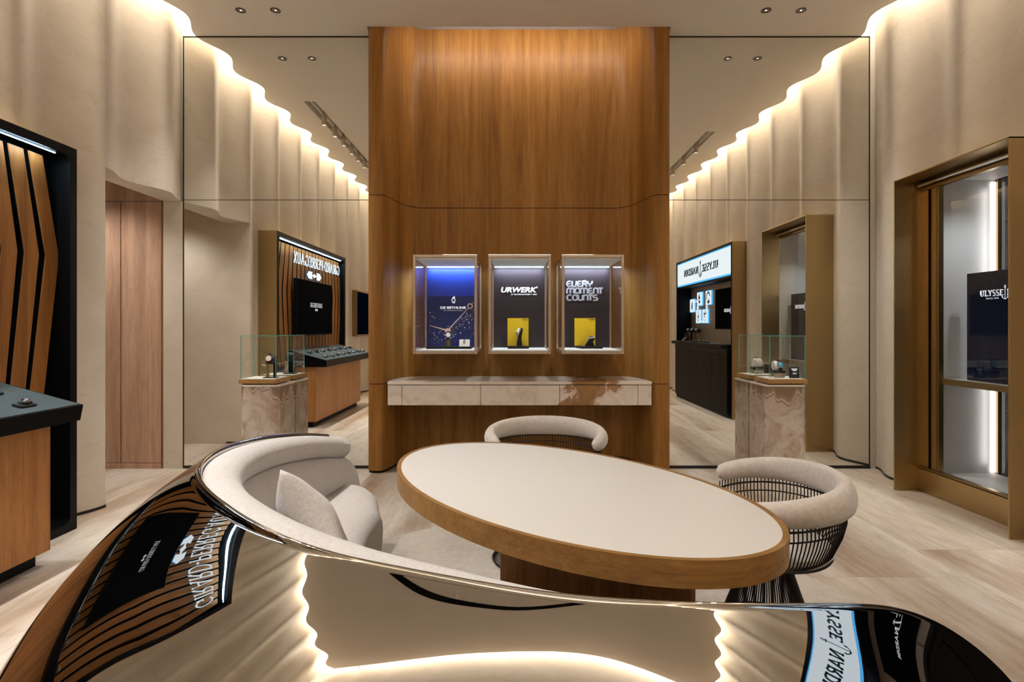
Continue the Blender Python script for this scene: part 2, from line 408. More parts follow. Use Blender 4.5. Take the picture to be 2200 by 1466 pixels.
def clear(name, tint=(1, 1, 1), gloss=1.0, ior=1.45):
    m = bpy.data.materials.new(name); m.use_nodes = True; nt = m.node_tree; nt.nodes.clear()
    o = nt.nodes.new('ShaderNodeOutputMaterial'); mx = nt.nodes.new('ShaderNodeMixShader'); t = nt.nodes.new('ShaderNodeBsdfTransparent'); g = nt.nodes.new('ShaderNodeBsdfGlossy')
    t.inputs[0].default_value = (*tint, 1); g.inputs['Roughness'].default_value = .0; g.inputs[0].default_value = (gloss, gloss, gloss, 1)
    fr = nt.nodes.new('ShaderNodeFresnel'); fr.inputs[0].default_value = ior
    ge = nt.nodes.new('ShaderNodeNewGeometry'); sb = N(nt, 'ShaderNodeMath', operation='SUBTRACT'); sb.inputs[0].default_value = 1.0; nt.links.new(ge.outputs['Backfacing'], sb.inputs[1])
    ml = N(nt, 'ShaderNodeMath', operation='MULTIPLY'); nt.links.new(fr.outputs[0], ml.inputs[0]); nt.links.new(sb.outputs[0], ml.inputs[1])
    nt.links.new(ml.outputs[0], mx.inputs[0]); nt.links.new(t.outputs[0], mx.inputs[1]); nt.links.new(g.outputs[0], mx.inputs[2]); nt.links.new(mx.outputs[0], o.inputs[0]); return m
def glow(name, col, s):
    m = bpy.data.materials.new(name); m.use_nodes = True; nt = m.node_tree; nt.nodes.clear()
    o = nt.nodes.new('ShaderNodeOutputMaterial'); e = nt.nodes.new('ShaderNodeEmission'); e.inputs[0].default_value = (*col, 1); e.inputs[1].default_value = s
    nt.links.new(e.outputs[0], o.inputs[0]); return m
M = {}
M['plaster'] = plaster('limewash_plaster', (.60, .525, .43), (.655, .58, .485), (.70, .63, .54))
M['ceiling'] = plain('ceiling_paint', (.80, .74, .655), .8)
M['alcove'] = wood('oak_veneer', (.25, .108, .021), (.37, .17, .039), (.48, .24, .068), 1.0, 'z', .4, .22, .14)
M['oak'] = wood('oak_edge', (.20, .095, .026), (.285, .145, .042), (.355, .195, .064), 1.6, 'x', .4, 9., .0)
M['oakbase'] = wood('oak_base', (.18, .075, .024), (.26, .115, .038), (.32, .15, .055), 1.6, 'z', .42, 9., .0)
M['walnut'] = wood('walnut_panel', (.31, .125, .04), (.43, .185, .058), (.52, .245, .082), 1.4, 'z', .4, 9., .0)
M['finwood'] = wood('walnut_fin', (.20, .075, .017), (.29, .115, .027), (.37, .16, .042), 1.4, 'z', .4, 9., .0)
M['pinkwood'] = wood('pale_door_veneer', (.40, .235, .155), (.52, .325, .22), (.59, .39, .275), 1.2, 'z', .5, .11, .1)
M['darkoak'] = wood('black_stained_oak', (.006, .005, .0045), (.011, .009, .008), (.018, .015, .013), 1.4, 'z', .5, 9., .0, .06)
M['baseoak'] = wood('light_oak', (.36, .19, .062), (.46, .265, .10), (.54, .33, .14), 2., 'x', .42, 9., .0)
M['travertine'] = travertine('travertine')
M['onyxp'] = onyx('pedestal_quartzite', band=(.80, .17), pink=.75, tone=.84)
M['onyxc'] = onyx('console_quartzite', patch=(.50, .84), pink=.12, tone=1.1, soft=.55)
M['slabtop'] = plain('pale_quartzite_slab', (.78, .70, .62), .2)
M['cushion'] = fabric('cream_chenille', (.56, .50, .45), (.70, .64, .585))
M['sofafab'] = fabric('ivory_boucle', (.55, .515, .49), (.69, .655, .63), 90, .5)
M['rug'] = fabric('grey_beige_rug', (.47, .41, .345), (.58, .52, .45), 24, .5)
M['leather'] = plain('cream_leather_top', (.63, .605, .565), .42)
M['suede'] = fabric('teal_suede', (.010, .026, .032), (.026, .05, .058), 30, .15)
M['black'] = plain('black_lacquer', (.005, .005, .0055), .4, spec=.1)
M['blackm'] = plain('matte_black_metal', (.009, .009, .0095), .5, spec=.12)
M['bronze'] = plain('bronze_wire', (.022, .015, .012), .35, .6)
M['brass'] = brushed('brushed_bronze', (.50, .365, .18), .36)
M['brassd'] = brushed('dark_bronze', (.30, .21, .10), .3)
M['mirror'] = plain('silvered_mirror', (.87, .86, .82), .0, 1.0)
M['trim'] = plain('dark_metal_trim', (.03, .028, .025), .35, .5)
M['chrome'] = plain('polished_steel', (.50, .495, .49), .012, 1.0)
M['steel'] = plain('watch_steel', (.72, .72, .72), .15, 1.0)
M['gold'] = plain('rose_gold', (.75, .42, .26), .18, 1.0)
M['dial'] = plain('dark_dial', (.03, .035, .045), .2)
M['dialw'] = plain('white_dial', (.75, .76, .78), .25)
M['dialb'] = plain('turquoise_dial', (.05, .38, .55), .2)
M['strap'] = plain('black_strap', (.010, .010, .011), .55)
M['glass'] = clear('clear_glass', (.985, .995, .99))
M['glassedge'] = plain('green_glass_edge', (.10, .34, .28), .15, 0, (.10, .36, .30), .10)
M['pane'] = clear('window_glass', (.93, .95, .96))
M['acrylic'] = plain('polished_acrylic_edge', (.66, .57, .49), .05, .75)
M['white'] = plain('white_laminate', (.78, .76, .74), .5)
M['niche'] = plain('pale_grey_panel', (.58, .565, .55), .55)
M['whiteleather'] = plain('white_base_panel', (.78, .74, .69), .6)
M['screen'] = plain('black_screen', (.006, .006, .0065), .6, spec=.0)
M['navy'] = plain('navy_gloss', (.003, .008, .032), .2, spec=.2)
M['bluepanel'] = plain('dark_blue_panel', (.002, .005, .020), .5, spec=.0)
M['aubergine'] = plain('aubergine_card', (.028, .019, .025), .6, spec=.2)
M['deepblue'] = plain('deep_blue_card', (.005, .020, .20), .5, spec=.2)
M['posterblue'] = plain('poster_blue', (.008, .016, .10), .45, spec=.2)
M['yellow'] = plain('yellow_card', (.72, .50, .0), .5)
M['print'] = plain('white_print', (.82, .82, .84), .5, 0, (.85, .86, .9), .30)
M['printlilac'] = plain('silver_lilac_print', (.62, .62, .70), .4, 0, (.6, .6, .72), .12)
M['inkdark'] = plain('black_print', (.012, .012, .014), .5)
M['handgold'] = plain('printed_rose_hand', (.62, .44, .36), .5)
M['led'] = glow('led_cool', (.50, .78, 1.0), 4.)
M['ledw'] = glow('led_white', (1.0, .88, .80), 2.)
M['ledblue'] = glow('led_showcase', (.62, .82, 1.0), 7.)
M['signface'] = glow('sign_letter_face', (.86, .95, 1.0), .80)
M['signhalo'] = glow('sign_letter_halo', (.05, .38, .85), .45)
M['lightbox'] = glow('lightbox_face', (.84, .93, 1.0), .68)
M['lightboxedge'] = glow('lightbox_rim', (.10, .50, 1.0), .8)
M['signblue'] = plain('sign_blue_letter', (.012, .07, .14), .35)
M['screenlogo'] = glow('screen_logo', (.9, .92, 1.0), .55)
M['lens'] = glow('downlight_lens', (1.0, .95, .88), 2.)
M['artblue'] = plain('art_blue', (.02, .10, .34), .4)
M['reflector'] = plain('lamp_reflector', (.35, .33, .31), .12, 1.0)
M['cream'] = plain('cream_lamp_body', (.58, .50, .40), .5)

# ------------------------------------------------------------------ the setting
# floor slabs
fl = thing('floor', 'polished travertine floor of large slabs with beige streaks', None, (0, 0, 0), kind='structure')
cols = [-4.9, -3.665, -2.465, -1.265, -.065, 1.135, 2.335, 3.40]
for ci in range(len(cols) - 1):
    x0, x1 = cols[ci], cols[ci + 1]
    ys = [YR - .1, -1.55, .65, 2.85, 5.05] if ci % 2 else [YR - .1, -1.2, 1.0, 3.2, 5.05]
    if ci == 0: ys = [3.2, 5.05]
    for y0, y1 in zip(ys[:-1], ys[1:]):
        if y1 > 5.0 and x0 < 1.4 and x1 > -1.3: y1 = 5.5
        box('slab', x0 + .0006, x1 - .0006, y0 + .0006, y1 - .0006, -.03, 0, M['travertine'], fl, .0006)
box('screed', -4.95, 3.9, YR - .15, 5.6, -.06, -.031, M['trim'], fl, 0)
# ceiling with wavy free edges and two recessed track slots
SL = (-2.495, -2.355, .85, 3.575); SRR = (2.61, 2.736, .35, 2.57)
def ceiling():
    ysn = sorted(set([round(YR + .16 + i * PER / 16, 4) for i in range(int((YM - YR - .16) / (PER / 16)) + 1)] + [SL[2], SL[3], SRR[2], SRR[3], 4.87, YM]))
    v, f = [], []
    bx = [SL[0], SL[1], -1.312, 1.387, SRR[0], SRR[1]]
    for y in ysn:
        for x in [cl(y)] + bx + [cr(y)]: v.append((x, y, ZC))
    w = len(bx) + 2
    for i in range(len(ysn) - 1):
        ym = (ysn[i] + ysn[i + 1]) / 2
        for j in range(w - 1):
            xm = (([cl(ym)] + bx + [cr(ym)])[j] + ([cl(ym)] + bx + [cr(ym)])[j + 1]) / 2
            if SL[0] < xm < SL[1] and SL[2] < ym < SL[3]: continue
            if SRR[0] < xm < SRR[1] and SRR[2] < ym < SRR[3]: continue
            if -1.312 < xm < 1.387 and ym > 4.87: continue
            f.append([i * w + j, i * w + j + 1, (i + 1) * w + j + 1, (i + 1) * w + j])
    bm = bmesh.new(); vv = [bm.verts.new(p) for p in v]
    for q in f: bm.faces.new([vv[k] for k in q])
    for x in [x for x in bm.verts if not x.link_faces]: bm.verts.remove(x)
    g = bmesh.ops.extrude_face_region(bm, geom=bm.faces[:])
    bmesh.ops.translate(bm, vec=(0, 0, .03), verts=[e for e in g['geom'] if isinstance(e, bmesh.types.BMVert)])
    return finish('ceiling', bm, M['ceiling'])
ce = ceiling(); tag(ce, 'smooth beige ceiling with scalloped lit edges', None, kind='structure')
def trough(x0, x1, y0, y1, h, m, name):
    t = .01
    bm = bmesh.new()
    bm_box(bm, x0 - t, x0, y0 - t, y1 + t, ZC + .03, ZC + h); bm_box(bm, x1, x1 + t, y0 - t, y1 + t, ZC + .03, ZC + h)
    bm_box(bm, x0, x1, y0 - t, y0, ZC + .03, ZC + h); bm_box(bm, x0, x1, y1, y1 + t, ZC + .03, ZC + h); bm_box(bm, x0 - t, x1 + t, y0 - t, y1 + t, ZC + h, ZC + h + t)
    return finish(name, bm, m, ce)
trough(*SL, .12, M['ceiling'], 'track_recess'); trough(*SRR, .12, M['ceiling'], 'track_recess')
slot_pts = bez((-1.34, .75), (-1.27, .05), (-1.0, -.85), (.15, -.80), 16) + bez((.15, -.80), (.9, -.77), (1.6, -.45), (2.13, -.09), 16)[1:]
prism('air_slot', [(x + .03, y + .05) for x, y in slot_pts] + [(x - .03, y - .05) for x, y in slot_pts[::-1]], ZC - .004, ZC + .01, M['black'], ce, 0, smooth=False)
# cove lids above the walls
box('cove_lid', -3.4, -2.45, YR - .3, YM + .1, 4.52, 4.56, M['ceiling'], ce, 0); box('cove_lid', 2.7, 3.6, YR - .3, YM + .1, 4.52, 4.56, M['ceiling'], ce, 0)
box('cove_lid', -2.45, 2.7, YR - .3, YR + .6, 4.52, 4.56, M['ceiling'], ce, 0)
box('cove_lid', -1.45, 1.55, 4.80, 5.7, 4.26, 4.30, M['white'], ce, 0); box('cove_upstand', -1.35, 1.43, 4.855, 4.87, 3.99, 4.26, M['ceiling'], ce, 0)
for s, x in ((-1, -2.45), (1, 2.7)): box('cove_upstand', x, x + .02, YR - .1, YM, 3.99, 4.52, M['ceiling'], ce, 0)
box('cove_upstand', -2.45, 2.7, YR + .6, YR + .62, 3.99, 4.52, M['ceiling'], ce, 0)
# fluted walls
def wavywall(name, fx, back, pieces, mat):
    bm = bmesh.new()
    for y0, y1, z0, z1 in pieces:
        n = max(2, int((y1 - y0) / (PER / 28))); ys = [y0 + (y1 - y0) * i / n for i in range(n + 1)]
        cols_ = []
        for y in ys: cols_.append([bm.verts.new((fx(y), y, z0)), bm.verts.new((fx(y), y, z1)), bm.verts.new((back, y, z1)), bm.verts.new((back, y, z0))])
        for a, b in zip(cols_[:-1], cols_[1:]):
            for k in range(4): bm.faces.new((a[k], a[(k + 1) % 4], b[(k + 1) % 4], b[k]))
        bm.faces.new(cols_[0]); bm.faces.new(cols_[-1][::-1])
    return finish(name, bm, mat, None, True)
GP = (.91, 3.54, 2.44); UN = (-.24, 2.39, 2.49); WIN = (3.35, 4.37, 2.46); PAS = (3.95, YM, 2.45)
BP = (-1.45, -.13, 1.58, .98)
wL = wavywall('wall_left', wl, -3.215, [(YR, GP[0] + .01, .02, 4.52), (GP[0] + .01, GP[1] - .01, GP[2] - .01, 4.52), (GP[1] - .01, PAS[0], .02, 4.52), (PAS[0], YM, PAS[2], 4.52)], M['plaster'])
tag(wL, 'cream plaster wall in vertical waves on the left', None, kind='structure')
wR = wavywall('wall_right', wr, 3.42, [(YR, UN[0] + .01, .02, 4.52), (UN[0] + .01, UN[1] - .01, UN[2] - .01, 4.52), (UN[1] - .01, WIN[0] + .01, .02, 4.52), (WIN[0] + .01, WIN[1] - .01, WIN[2] - .01, 4.52), (WIN[1] - .01, YM, .02, 4.52)], M['plaster'])
tag(wR, 'cream plaster wall in vertical waves on the right', None, kind='structure')
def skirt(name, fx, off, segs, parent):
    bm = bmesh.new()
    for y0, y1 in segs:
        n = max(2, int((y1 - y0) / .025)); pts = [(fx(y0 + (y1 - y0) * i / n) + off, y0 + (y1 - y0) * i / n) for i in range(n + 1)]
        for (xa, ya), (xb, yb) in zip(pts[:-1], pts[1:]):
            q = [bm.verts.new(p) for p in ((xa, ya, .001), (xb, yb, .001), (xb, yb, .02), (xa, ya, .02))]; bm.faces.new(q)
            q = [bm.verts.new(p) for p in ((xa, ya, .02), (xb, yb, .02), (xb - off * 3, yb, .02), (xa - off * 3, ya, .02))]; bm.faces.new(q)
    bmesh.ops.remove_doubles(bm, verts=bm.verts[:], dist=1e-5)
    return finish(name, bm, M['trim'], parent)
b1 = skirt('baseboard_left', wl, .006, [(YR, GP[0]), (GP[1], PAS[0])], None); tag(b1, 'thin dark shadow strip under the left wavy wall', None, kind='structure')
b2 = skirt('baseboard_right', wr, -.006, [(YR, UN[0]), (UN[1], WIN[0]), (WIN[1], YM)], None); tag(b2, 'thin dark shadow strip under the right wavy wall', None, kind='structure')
wB = box('wall_rear', -3.3, 3.5, YR - .12, YR, 0, 4.52, M['plaster'], None, 0); tag(wB, 'plain cream plaster wall behind the viewer', None, kind='structure')
# side passage on the left with pale wooden door
pw = thing('wall_passage', 'cream plaster walls of the side passage', None, (-3.9, 4.5, 0), kind='structure')
box('return_wall', -4.9, -3.212, PAS[0] - .12, PAS[0], 0, 2.75, M['plaster'], pw, .003)
box('end_wall', -4.95, -4.85, PAS[0] - .1, YM + .1, 0, 2.75, M['plaster'], pw, 0)
box('passage_ceiling', -4.95, -3.2, PAS[0] - .1, YM + .1, 2.75, 2.8, M['plaster'], pw, 0)
box('jamb_wall', -3.222, -3.036, YM, YM + .08, 0, 2.45, M['plaster'], pw, .002)
dr = thing('door_1', 'tall pinkish veneered wooden door in the side passage', None, (-3.5, YM, 0), kind='structure')
box('door_panel', -3.607, -3.238, YM + .001, YM + .04, .05, 2.445, M['pinkwood'], dr, .003)
box('door_panel', -4.15, -3.614, YM + .001, YM + .04, .05, 2.445, M['pinkwood'], dr, .003)
box('door_panel', -4.85, -4.157, YM + .001, YM + .04, .05, 2.445, M['pinkwood'], dr, .003)
box('header_panel', -4.85, -3.238, YM + .001, YM + .04, 2.452, 2.75, M['pinkwood'], dr, .003)
box('door_plinth', -4.85, -3.238, YM - .004, YM + .04, 0, .046, M['pinkwood'], dr, .002)
box('door_frame', -3.236, -3.224, YM - .003, YM + .04, 0, 2.75, M['oakbase'], dr, .002)
spot('passage_fill', (-3.75, 4.45, 2.74), (-3.75, 4.6, 0), 60, NEUT, 120, .8, .08)  # added fill light without a fixture, brightens the side passage
# mirrors on the end wall
wb = box('wall_back', -3.3, 3.5, 5.62, 5.7, 0, 4.3, M['plaster'], None, 0); tag(wb, 'end wall behind the mirrors and alcove', None, kind='structure')
for side, xa, xb, lab in ((0, -3.036, -1.312, 'tall wall mirror left of the wood alcove, in two stacked panes'), (1, 1.387, 3.252, 'tall wall mirror right of the wood alcove, in two stacked panes')):
    mm = thing('wall_mirror', lab, 'mirror', ((xa + xb) / 2, YM + .01, 0), 'mirrors flanking the alcove')
    box('mirror_pane', xa + .004, xb, YM, YM + .02, .028, 2.457, M['mirror'], mm, 0)
    xx = (cl(YM) - .25, xb) if side == 0 else (xa, cr(YM) + .25)
    box('mirror_pane', xa + .004, xb, YM, YM + .02, 2.463, 3.955, M['mirror'], mm, 0)
    box('bottom_trim', xa, xb, YM - .006, YM + .02, 0, .027, M['trim'], mm, .001)
    box('joint_trim', xa, xb, YM - .001, YM + .01, 2.457, 2.463, M['trim'], mm, 0)
    e = xa if side == 0 else xb - .006
    box('side_trim', e - .002, e + .006, YM - .004, YM + .02, 0, 3.96, M['trim'], mm, 0)
    box('back_board', xa - .1, xb + .1, YM + .021, YM + .05, 0 if side else 2.46, 4.52, M['ceiling'], mm, 0)
    box('top_trim', xa, xb, YM - .004, YM + .001, 3.949, 3.96, M['trim'], mm, 0)
# oak alcove, three stacked courses following one S-curved plan
def ac(cx, cy_, r, a0, a1, n=8): return [(cx + r * math.cos(math.radians(a0 + (a1 - a0) * i / n)), cy_ + r * math.sin(math.radians(a0 + (a1 - a0) * i / n))) for i in range(n + 1)]
plan = [(-1.312, 5.06)] + ac(-1.252, 4.93, .06, 180, 270) + bez((-1.20, 4.87), (-1.09, 4.87), (-1.15, 5.42), (-.88, 5.42)) + bez((.96, 5.42), (1.225, 5.42), (1.165, 4.87), (1.275, 4.87)) + ac(1.327, 4.93, .06, 270, 360) + [(1.387, 5.06)]
poly = plan + [(1.387, 5.55), (-1.312, 5.55)]
al = thing('wall_alcove', 'curved oak veneered alcove in the middle of the end wall', None, (0, 5.2, 0), kind='structure')
prism('veneer_panel', poly, .02, .787, M['alcove'], al); prism('veneer_panel', poly, .793, 2.467, M['alcove'], al); prism('veneer_panel', poly, 2.473, 4.235, M['alcove'], al)
def inset(pl, d):
    r = []
    for k, (x, y) in enumerate(pl):
        a, b = pl[max(k - 1, 0)], pl[min(k + 1, len(pl) - 1)]
        t = Vector((b[0] - a[0], b[1] - a[1])).normalized(); r.append((x - t.y * d, y + t.x * d))
    return r
prism('shadow_joint', inset(plan, .006) + [(1.37, 5.5), (-1.30, 5.5)], .0, 4.20, M['black'], al)
box('alcove_cover', -1.4, 1.45, 5.5, 5.6, 3.9, 4.26, M['white'], al, 0)

# right side display window in a bronze frame
wn = thing('window_1', 'bronze framed display window with a lit white interior', None, (3.3, 3.86, 0), kind='structure')
X0 = 3.015; XG = 3.235
box('jamb', X0, 3.36, 4.362, 4.372, 0, WIN[2], M['brass'], wn, .001); box('jamb', X0, 3.36, 3.348, 3.358, 0, WIN[2], M['brass'], wn, .001)
box('header', X0, 3.36, 3.348, 4.372, WIN[2] - .01, WIN[2], M['brass'], wn, .001)
box('kick_panel', XG - .03, 3.30, 3.358, 4.362, 0, .175, M['brass'], wn, .002); box('kick_rail', XG - .02, XG + .02, 3.358, 4.362, .178, .195, M['brassd'], wn, .002)
box('top_rail', XG - .01, XG + .03, 3.358, 4.362, WIN[2] - .09, WIN[2] - .02, M['brassd'], wn, .002)
tube('rail_lamp', [(XG - .04, 3.36, WIN[2] - .05), (XG - .04, 4.35, WIN[2] - .05)], .012, M['steel'], wn)
box('side_panel', XG, 3.30, 4.205, 4.362, .195, WIN[2] - .09, M['brass'], wn, .001)
box('mullion', XG - .012, XG + .03, 4.18, 4.205, .195, WIN[2] - .09, M['brassd'], wn, .002); box('mullion', XG - .01, XG + .001, 4.275, 4.283, .195, WIN[2] - .09, M['black'], wn, 0)
box('pane', XG + .005, XG + .011, 3.358, 4.18, .195, WIN[2] - .09, M['pane'], wn, 0)
box('side_lining', XG + .02, 3.66, 4.19, 4.25, .12, 2.5, M['niche'], wn, 0); box('side_lining', XG + .02, 3.66, 3.30, 3.345, .12, 2.5, M['niche'], wn, 0)
box('base_lining', XG + .02, 3.66, 3.345, 4.19, .10, .18, M['niche'], wn, 0); box('top_lining', XG + .02, 3.66, 3.345, 4.19, 2.42, 2.5, M['niche'], wn, 0)
box('outer_frame', 3.66, 3.70, 4.16, 4.25, .1, 2.5, M['brassd'], wn, .001)
box('outer_pane', 3.675, 3.687, 3.2, 4.16, .1, 2.5, M['pane'], wn, 0)
box('light_strip', 3.625, 3.655, 4.172, 4.189, .19, 2.4, M['ledw'], wn, .001)
area('window_strip_lamp', (3.60, 4.15, 1.3), (PI / 2, 0, math.radians(60)), .03, 2.1, .6, (1, .95, .92))
box('display_shelf', XG + .03, 3.63, 3.345, 4.188, .885, .905, M['niche'], wn, .002); box('shelf_edge', XG + .012, XG + .032, 3.345, 4.188, .862, .907, M['brass'], wn, .002)
spot('window_top_fill', (3.40, 3.75, 2.40), (3.46, 4.0, .2), 15, (.90, .96, 1.0), 120, 1., .03)  # fill added under the window top to lift its interior, no fitting there
st = thing('wall_street', 'dark blue facade seen outside the display window', None, (6, 3, 0), kind='structure')
box('facade', 6.0, 6.1, -1, 9, -.5, 5, M['navy'], st, 0)
for k in range(7): box('facade_ledge', 5.9, 6.0, -1, 9, .2 + .6 * k, .28 + .6 * k, M['blackm'], st, 0)
box('pavement', 3.72, 6.0, -1, 9, -.1, 0, M['trim'], st, 0)
# navy sign board on the window shelf
nb = thing('display_board', 'navy box board with white anchor logo on the window shelf', 'sign', (3.42, 3.9, .907))
ang = math.radians(6)
bx_ = box('board', 3.34, 3.40, 3.42, 4.06, .907, 1.69, M['navy'], nb, .003)
def wallR(x, y, z): return dict(org=(x, y, z), u=(0, -1, 0), v=(0, 0, 1), n=(-1, 0, 0))
def wallL(x, y, z): return dict(org=(x, y, z), u=(0, 1, 0), v=(0, 0, 1), n=(1, 0, 0))
def wallB(x, y, z): return dict(org=(x, y, z), u=(1, 0, 0), v=(0, 0, 1), n=(0, -1, 0))
def un_logo(cap, gap=.16, thick=.2, thin=.13, serif=.06, sx=1.):
    a, wa = word('ULYSSE', thick, thin, serif); b, wb_ = word('NARDIN', thick, thin, serif)
    P = place(a, wa, cap, 1, -(wa / 2 * cap + gap * cap + .25 * cap), 0) + place(b, wb_, cap, 1, wb_ / 2 * cap + gap * cap + .25 * cap, 0)
    return [[(a * sx, b) for a, b in p] for p in P], anchor(cap * 1.2)
def twowords(name, P, **kw):
    for sg in (-1, 1): plate(name, [p for p in P if p[0][0] * sg > 0], **kw)
p1, p2 = un_logo(.042, .1)
twowords('logo_lettering', p1, **wallR(3.339, 3.74, 1.535), depth=.0015, mat=M['print'], parent=nb); plate('logo_anchor', p2, **wallR(3.339, 3.74, 1.535), depth=.0015, mat=M['print'], parent=nb)
text('logo_small_text', 'SINCE 1846', .016, (3.339, 3.84, 1.497), (0, -1, 0), (0, 0, 1), (-1, 0, 0), M['print'], nb, .001, 1.3)
# dark panel further back on the left wall
bp = thing('window_2', 'dark blue glazed panel in a slim bronze frame on the left wall', None, (-2.93, -.6, 1.0), kind='structure')
pts = []
box('panel_frame', -3.04, -2.925, -1.3, -.12, 1.12, 1.98, M['brassd'], bp, .004)
box('panel_glass', -2.93, -2.921, -1.28, -.14, 1.15, 1.95, M['bluepanel'], bp, .002)

# ------------------------------------------------------------------ curved steel sofa
RIM = [[-1.1101, 3.2263, 0.6575], [-1.1242, 3.1437, 0.6768], [-1.1382, 3.061, 0.6957], [-1.1517, 2.978, 0.7135], [-1.1645, 2.8945, 0.7295], [-1.1766, 2.8106, 0.7437], [-1.1875, 2.7263, 0.7565], [-1.1963, 2.6416, 0.7679], [-1.2021, 2.5565, 0.7778], [-1.2049, 2.471, 0.786], [-1.2048, 2.3853, 0.7929], [-1.2015, 2.2997, 0.7985], [-1.1939, 2.2143, 0.8025], [-1.1811, 2.1295, 0.8048], [-1.1621, 2.046, 0.8053], [-1.1359, 1.9645, 0.8038], [-1.1015, 1.8864, 0.8005], [-1.0585, 1.8128, 0.796], [-1.0074, 1.7444, 0.7913], [-0.9507, 1.6802, 0.7873], [-0.8909, 1.6186, 0.7838], [-0.8286, 1.5596, 0.7804], [-0.7635, 1.5037, 0.7766], [-0.6955, 1.4515, 0.7724], [-0.6247, 1.4033, 0.7677], [-0.5505, 1.3613, 0.7619], [-0.4722, 1.3291, 0.7543], [-0.3902, 1.3075, 0.7452], [-0.3066, 1.2908, 0.7364], [-0.2228, 1.2731, 0.7288], [-0.1392, 1.2544, 0.7221], [-0.0553, 1.2371, 0.7156], [0.0292, 1.2238, 0.7088], [0.1143, 1.2165, 0.7016], [0.1997, 1.2162, 0.6939], [0.2849, 1.2216, 0.6859], [0.3698, 1.2314, 0.6773], [0.4543, 1.2445, 0.6682], [0.538, 1.2609, 0.6583], [0.6208, 1.2812, 0.6476], [0.7027, 1.3044, 0.6362], [0.7842, 1.329, 0.6241], [0.8652, 1.3541, 0.6105], [0.9455, 1.3774, 0.5926], [1.0245, 1.3955, 0.5667], [1.1004, 1.4071, 0.5302], [1.1717, 1.4145, 0.4839], [1.2378, 1.4208, 0.4301], [1.2977, 1.428, 0.3697], [1.3494, 1.4359, 0.3024], [1.3919, 1.443, 0.2288], [1.4268, 1.4486, 0.1508], [1.4581, 1.4532, 0.0709]]
SA = [0.628, 0.6221, 0.6168, 0.6123, 0.6027, 0.5659, 0.4665, 0.4306, 0.4777, 0.6213, 0.7121, 0.6639, 0.7527, 0.8, 0.7152, 0.6713, 0.6404, 0.7649, 0.8963, 1.0102, 1.119]
SB = [0.4827, 0.5133, 0.5576, 0.635, 0.7577, 0.9062, 0.9836, 0.7735, 0.5508, 0.442, 0.6419, 1.2118, 1.2236, 1.0218, 0.8952, 0.7455, 0.6124, 0.5321, 0.4808, 0.4457, 0.4178]
SC = [0.0221, 0.0122, -0.0045, -0.0387, -0.0986, -0.1771, -0.2373, -0.248, -0.1491, -0.0723, -0.0161, 0.008, 0.0035, -0.009, 0.0072, 0.0182, 0.0208, 0.0073, -0.001, -0.004, -0.005]
SD = [-0.049, 0.0283, 0.1076, 0.1912, 0.2803, 0.3705, 0.435, 0.3941, 0.2757, 0.184, 0.1555, 0.256, 0.255, 0.2086, 0.1674, 0.1165, 0.0667, 0.0255, -0.0076, -0.0351, -0.0599]
def cubic(vals, u):
    vals = np.asarray(vals, float); K = len(vals); kn = np.linspace(0, 1, K); m = np.gradient(vals, kn, axis=0); h = kn[1]
    i = np.clip((u * (K - 1)).astype(int), 0, K - 2); x = (u - kn[i]) / h
    if vals.ndim > 1: x = x[:, None]
    return (2 * x ** 3 - 3 * x ** 2 + 1) * vals[i] + (x ** 3 - 2 * x ** 2 + x) * h * m[i] + (-2 * x ** 3 + 3 * x ** 2) * vals[i + 1] + (x ** 3 - x ** 2) * h * m[i + 1]
def smooth_(a, k):
    for _ in range(k):
        b = a.copy(); b[1:-1] = .25 * a[:-2] + .5 * a[1:-1] + .25 * a[2:]; a = b
    return a
NS, NT = 220, 64
US = np.linspace(0, 1, NS)
rim = smooth_(cubic(RIM, US), 8)
tn = np.gradient(rim[:, :2], axis=0); tn /= np.linalg.norm(tn, axis=1)[:, None]
outw = np.c_[tn[:, 1], -tn[:, 0]]
if ((rim[:, :2] - np.array([.15, 2.0])) * outw).sum() < 0: outw = -outw
def sofa_shell():
    A, B_, C_, D_ = [smooth_(cubic(q, US), 4)[:, None] for q in (SA, SB, SC, SD)]
    t = np.linspace(0, 1.15, 160)[None, :]; dt = t[0, 1]
    ang = np.clip(A + B_ * t + D_ * t * t, .05, 1.5)
    w = np.cumsum(np.cos(ang) * dt, 1); h = np.cumsum(np.sin(ang) * dt, 1); w -= w[:, :1]; h -= h[:, :1]
    co, si = np.cos(C_), np.sin(C_); ox = outw[:, :1] * co - outw[:, 1:] * si; oy = outw[:, :1] * si + outw[:, 1:] * co
    G = np.zeros((NS, NT, 3))
    for i in range(NS):
        H = max(rim[i, 2] - .012, .02)
        tm = np.interp(H, h[i], t[0]); tt = np.linspace(0, tm, NT)
        ww, hh = np.interp(tt, t[0], w[i]), np.interp(tt, t[0], h[i])
        G[i, :, 0] = rim[i, 0] + ox[i, 0] * ww; G[i, :, 1] = rim[i, 1] + oy[i, 0] * ww; G[i, :, 2] = rim[i, 2] - hh
    return G
G = sofa_shell()
def grid(name, G, mat, parent, smooth='all', flip=False):
    a, b = G.shape[:2]
    v = G.reshape(-1, 3).tolist(); f = [[i * b + j, i * b + j + 1, (i + 1) * b + j + 1, (i + 1) * b + j] for i in range(a - 1) for j in range(b - 1)]
    return from_py(name, v, f, mat, parent, smooth)
sofa = thing('curved_sofa', 'sculpted mirror polished steel sofa with ivory upholstery curving round the table', 'sofa', (-.2, 1.2, 0))
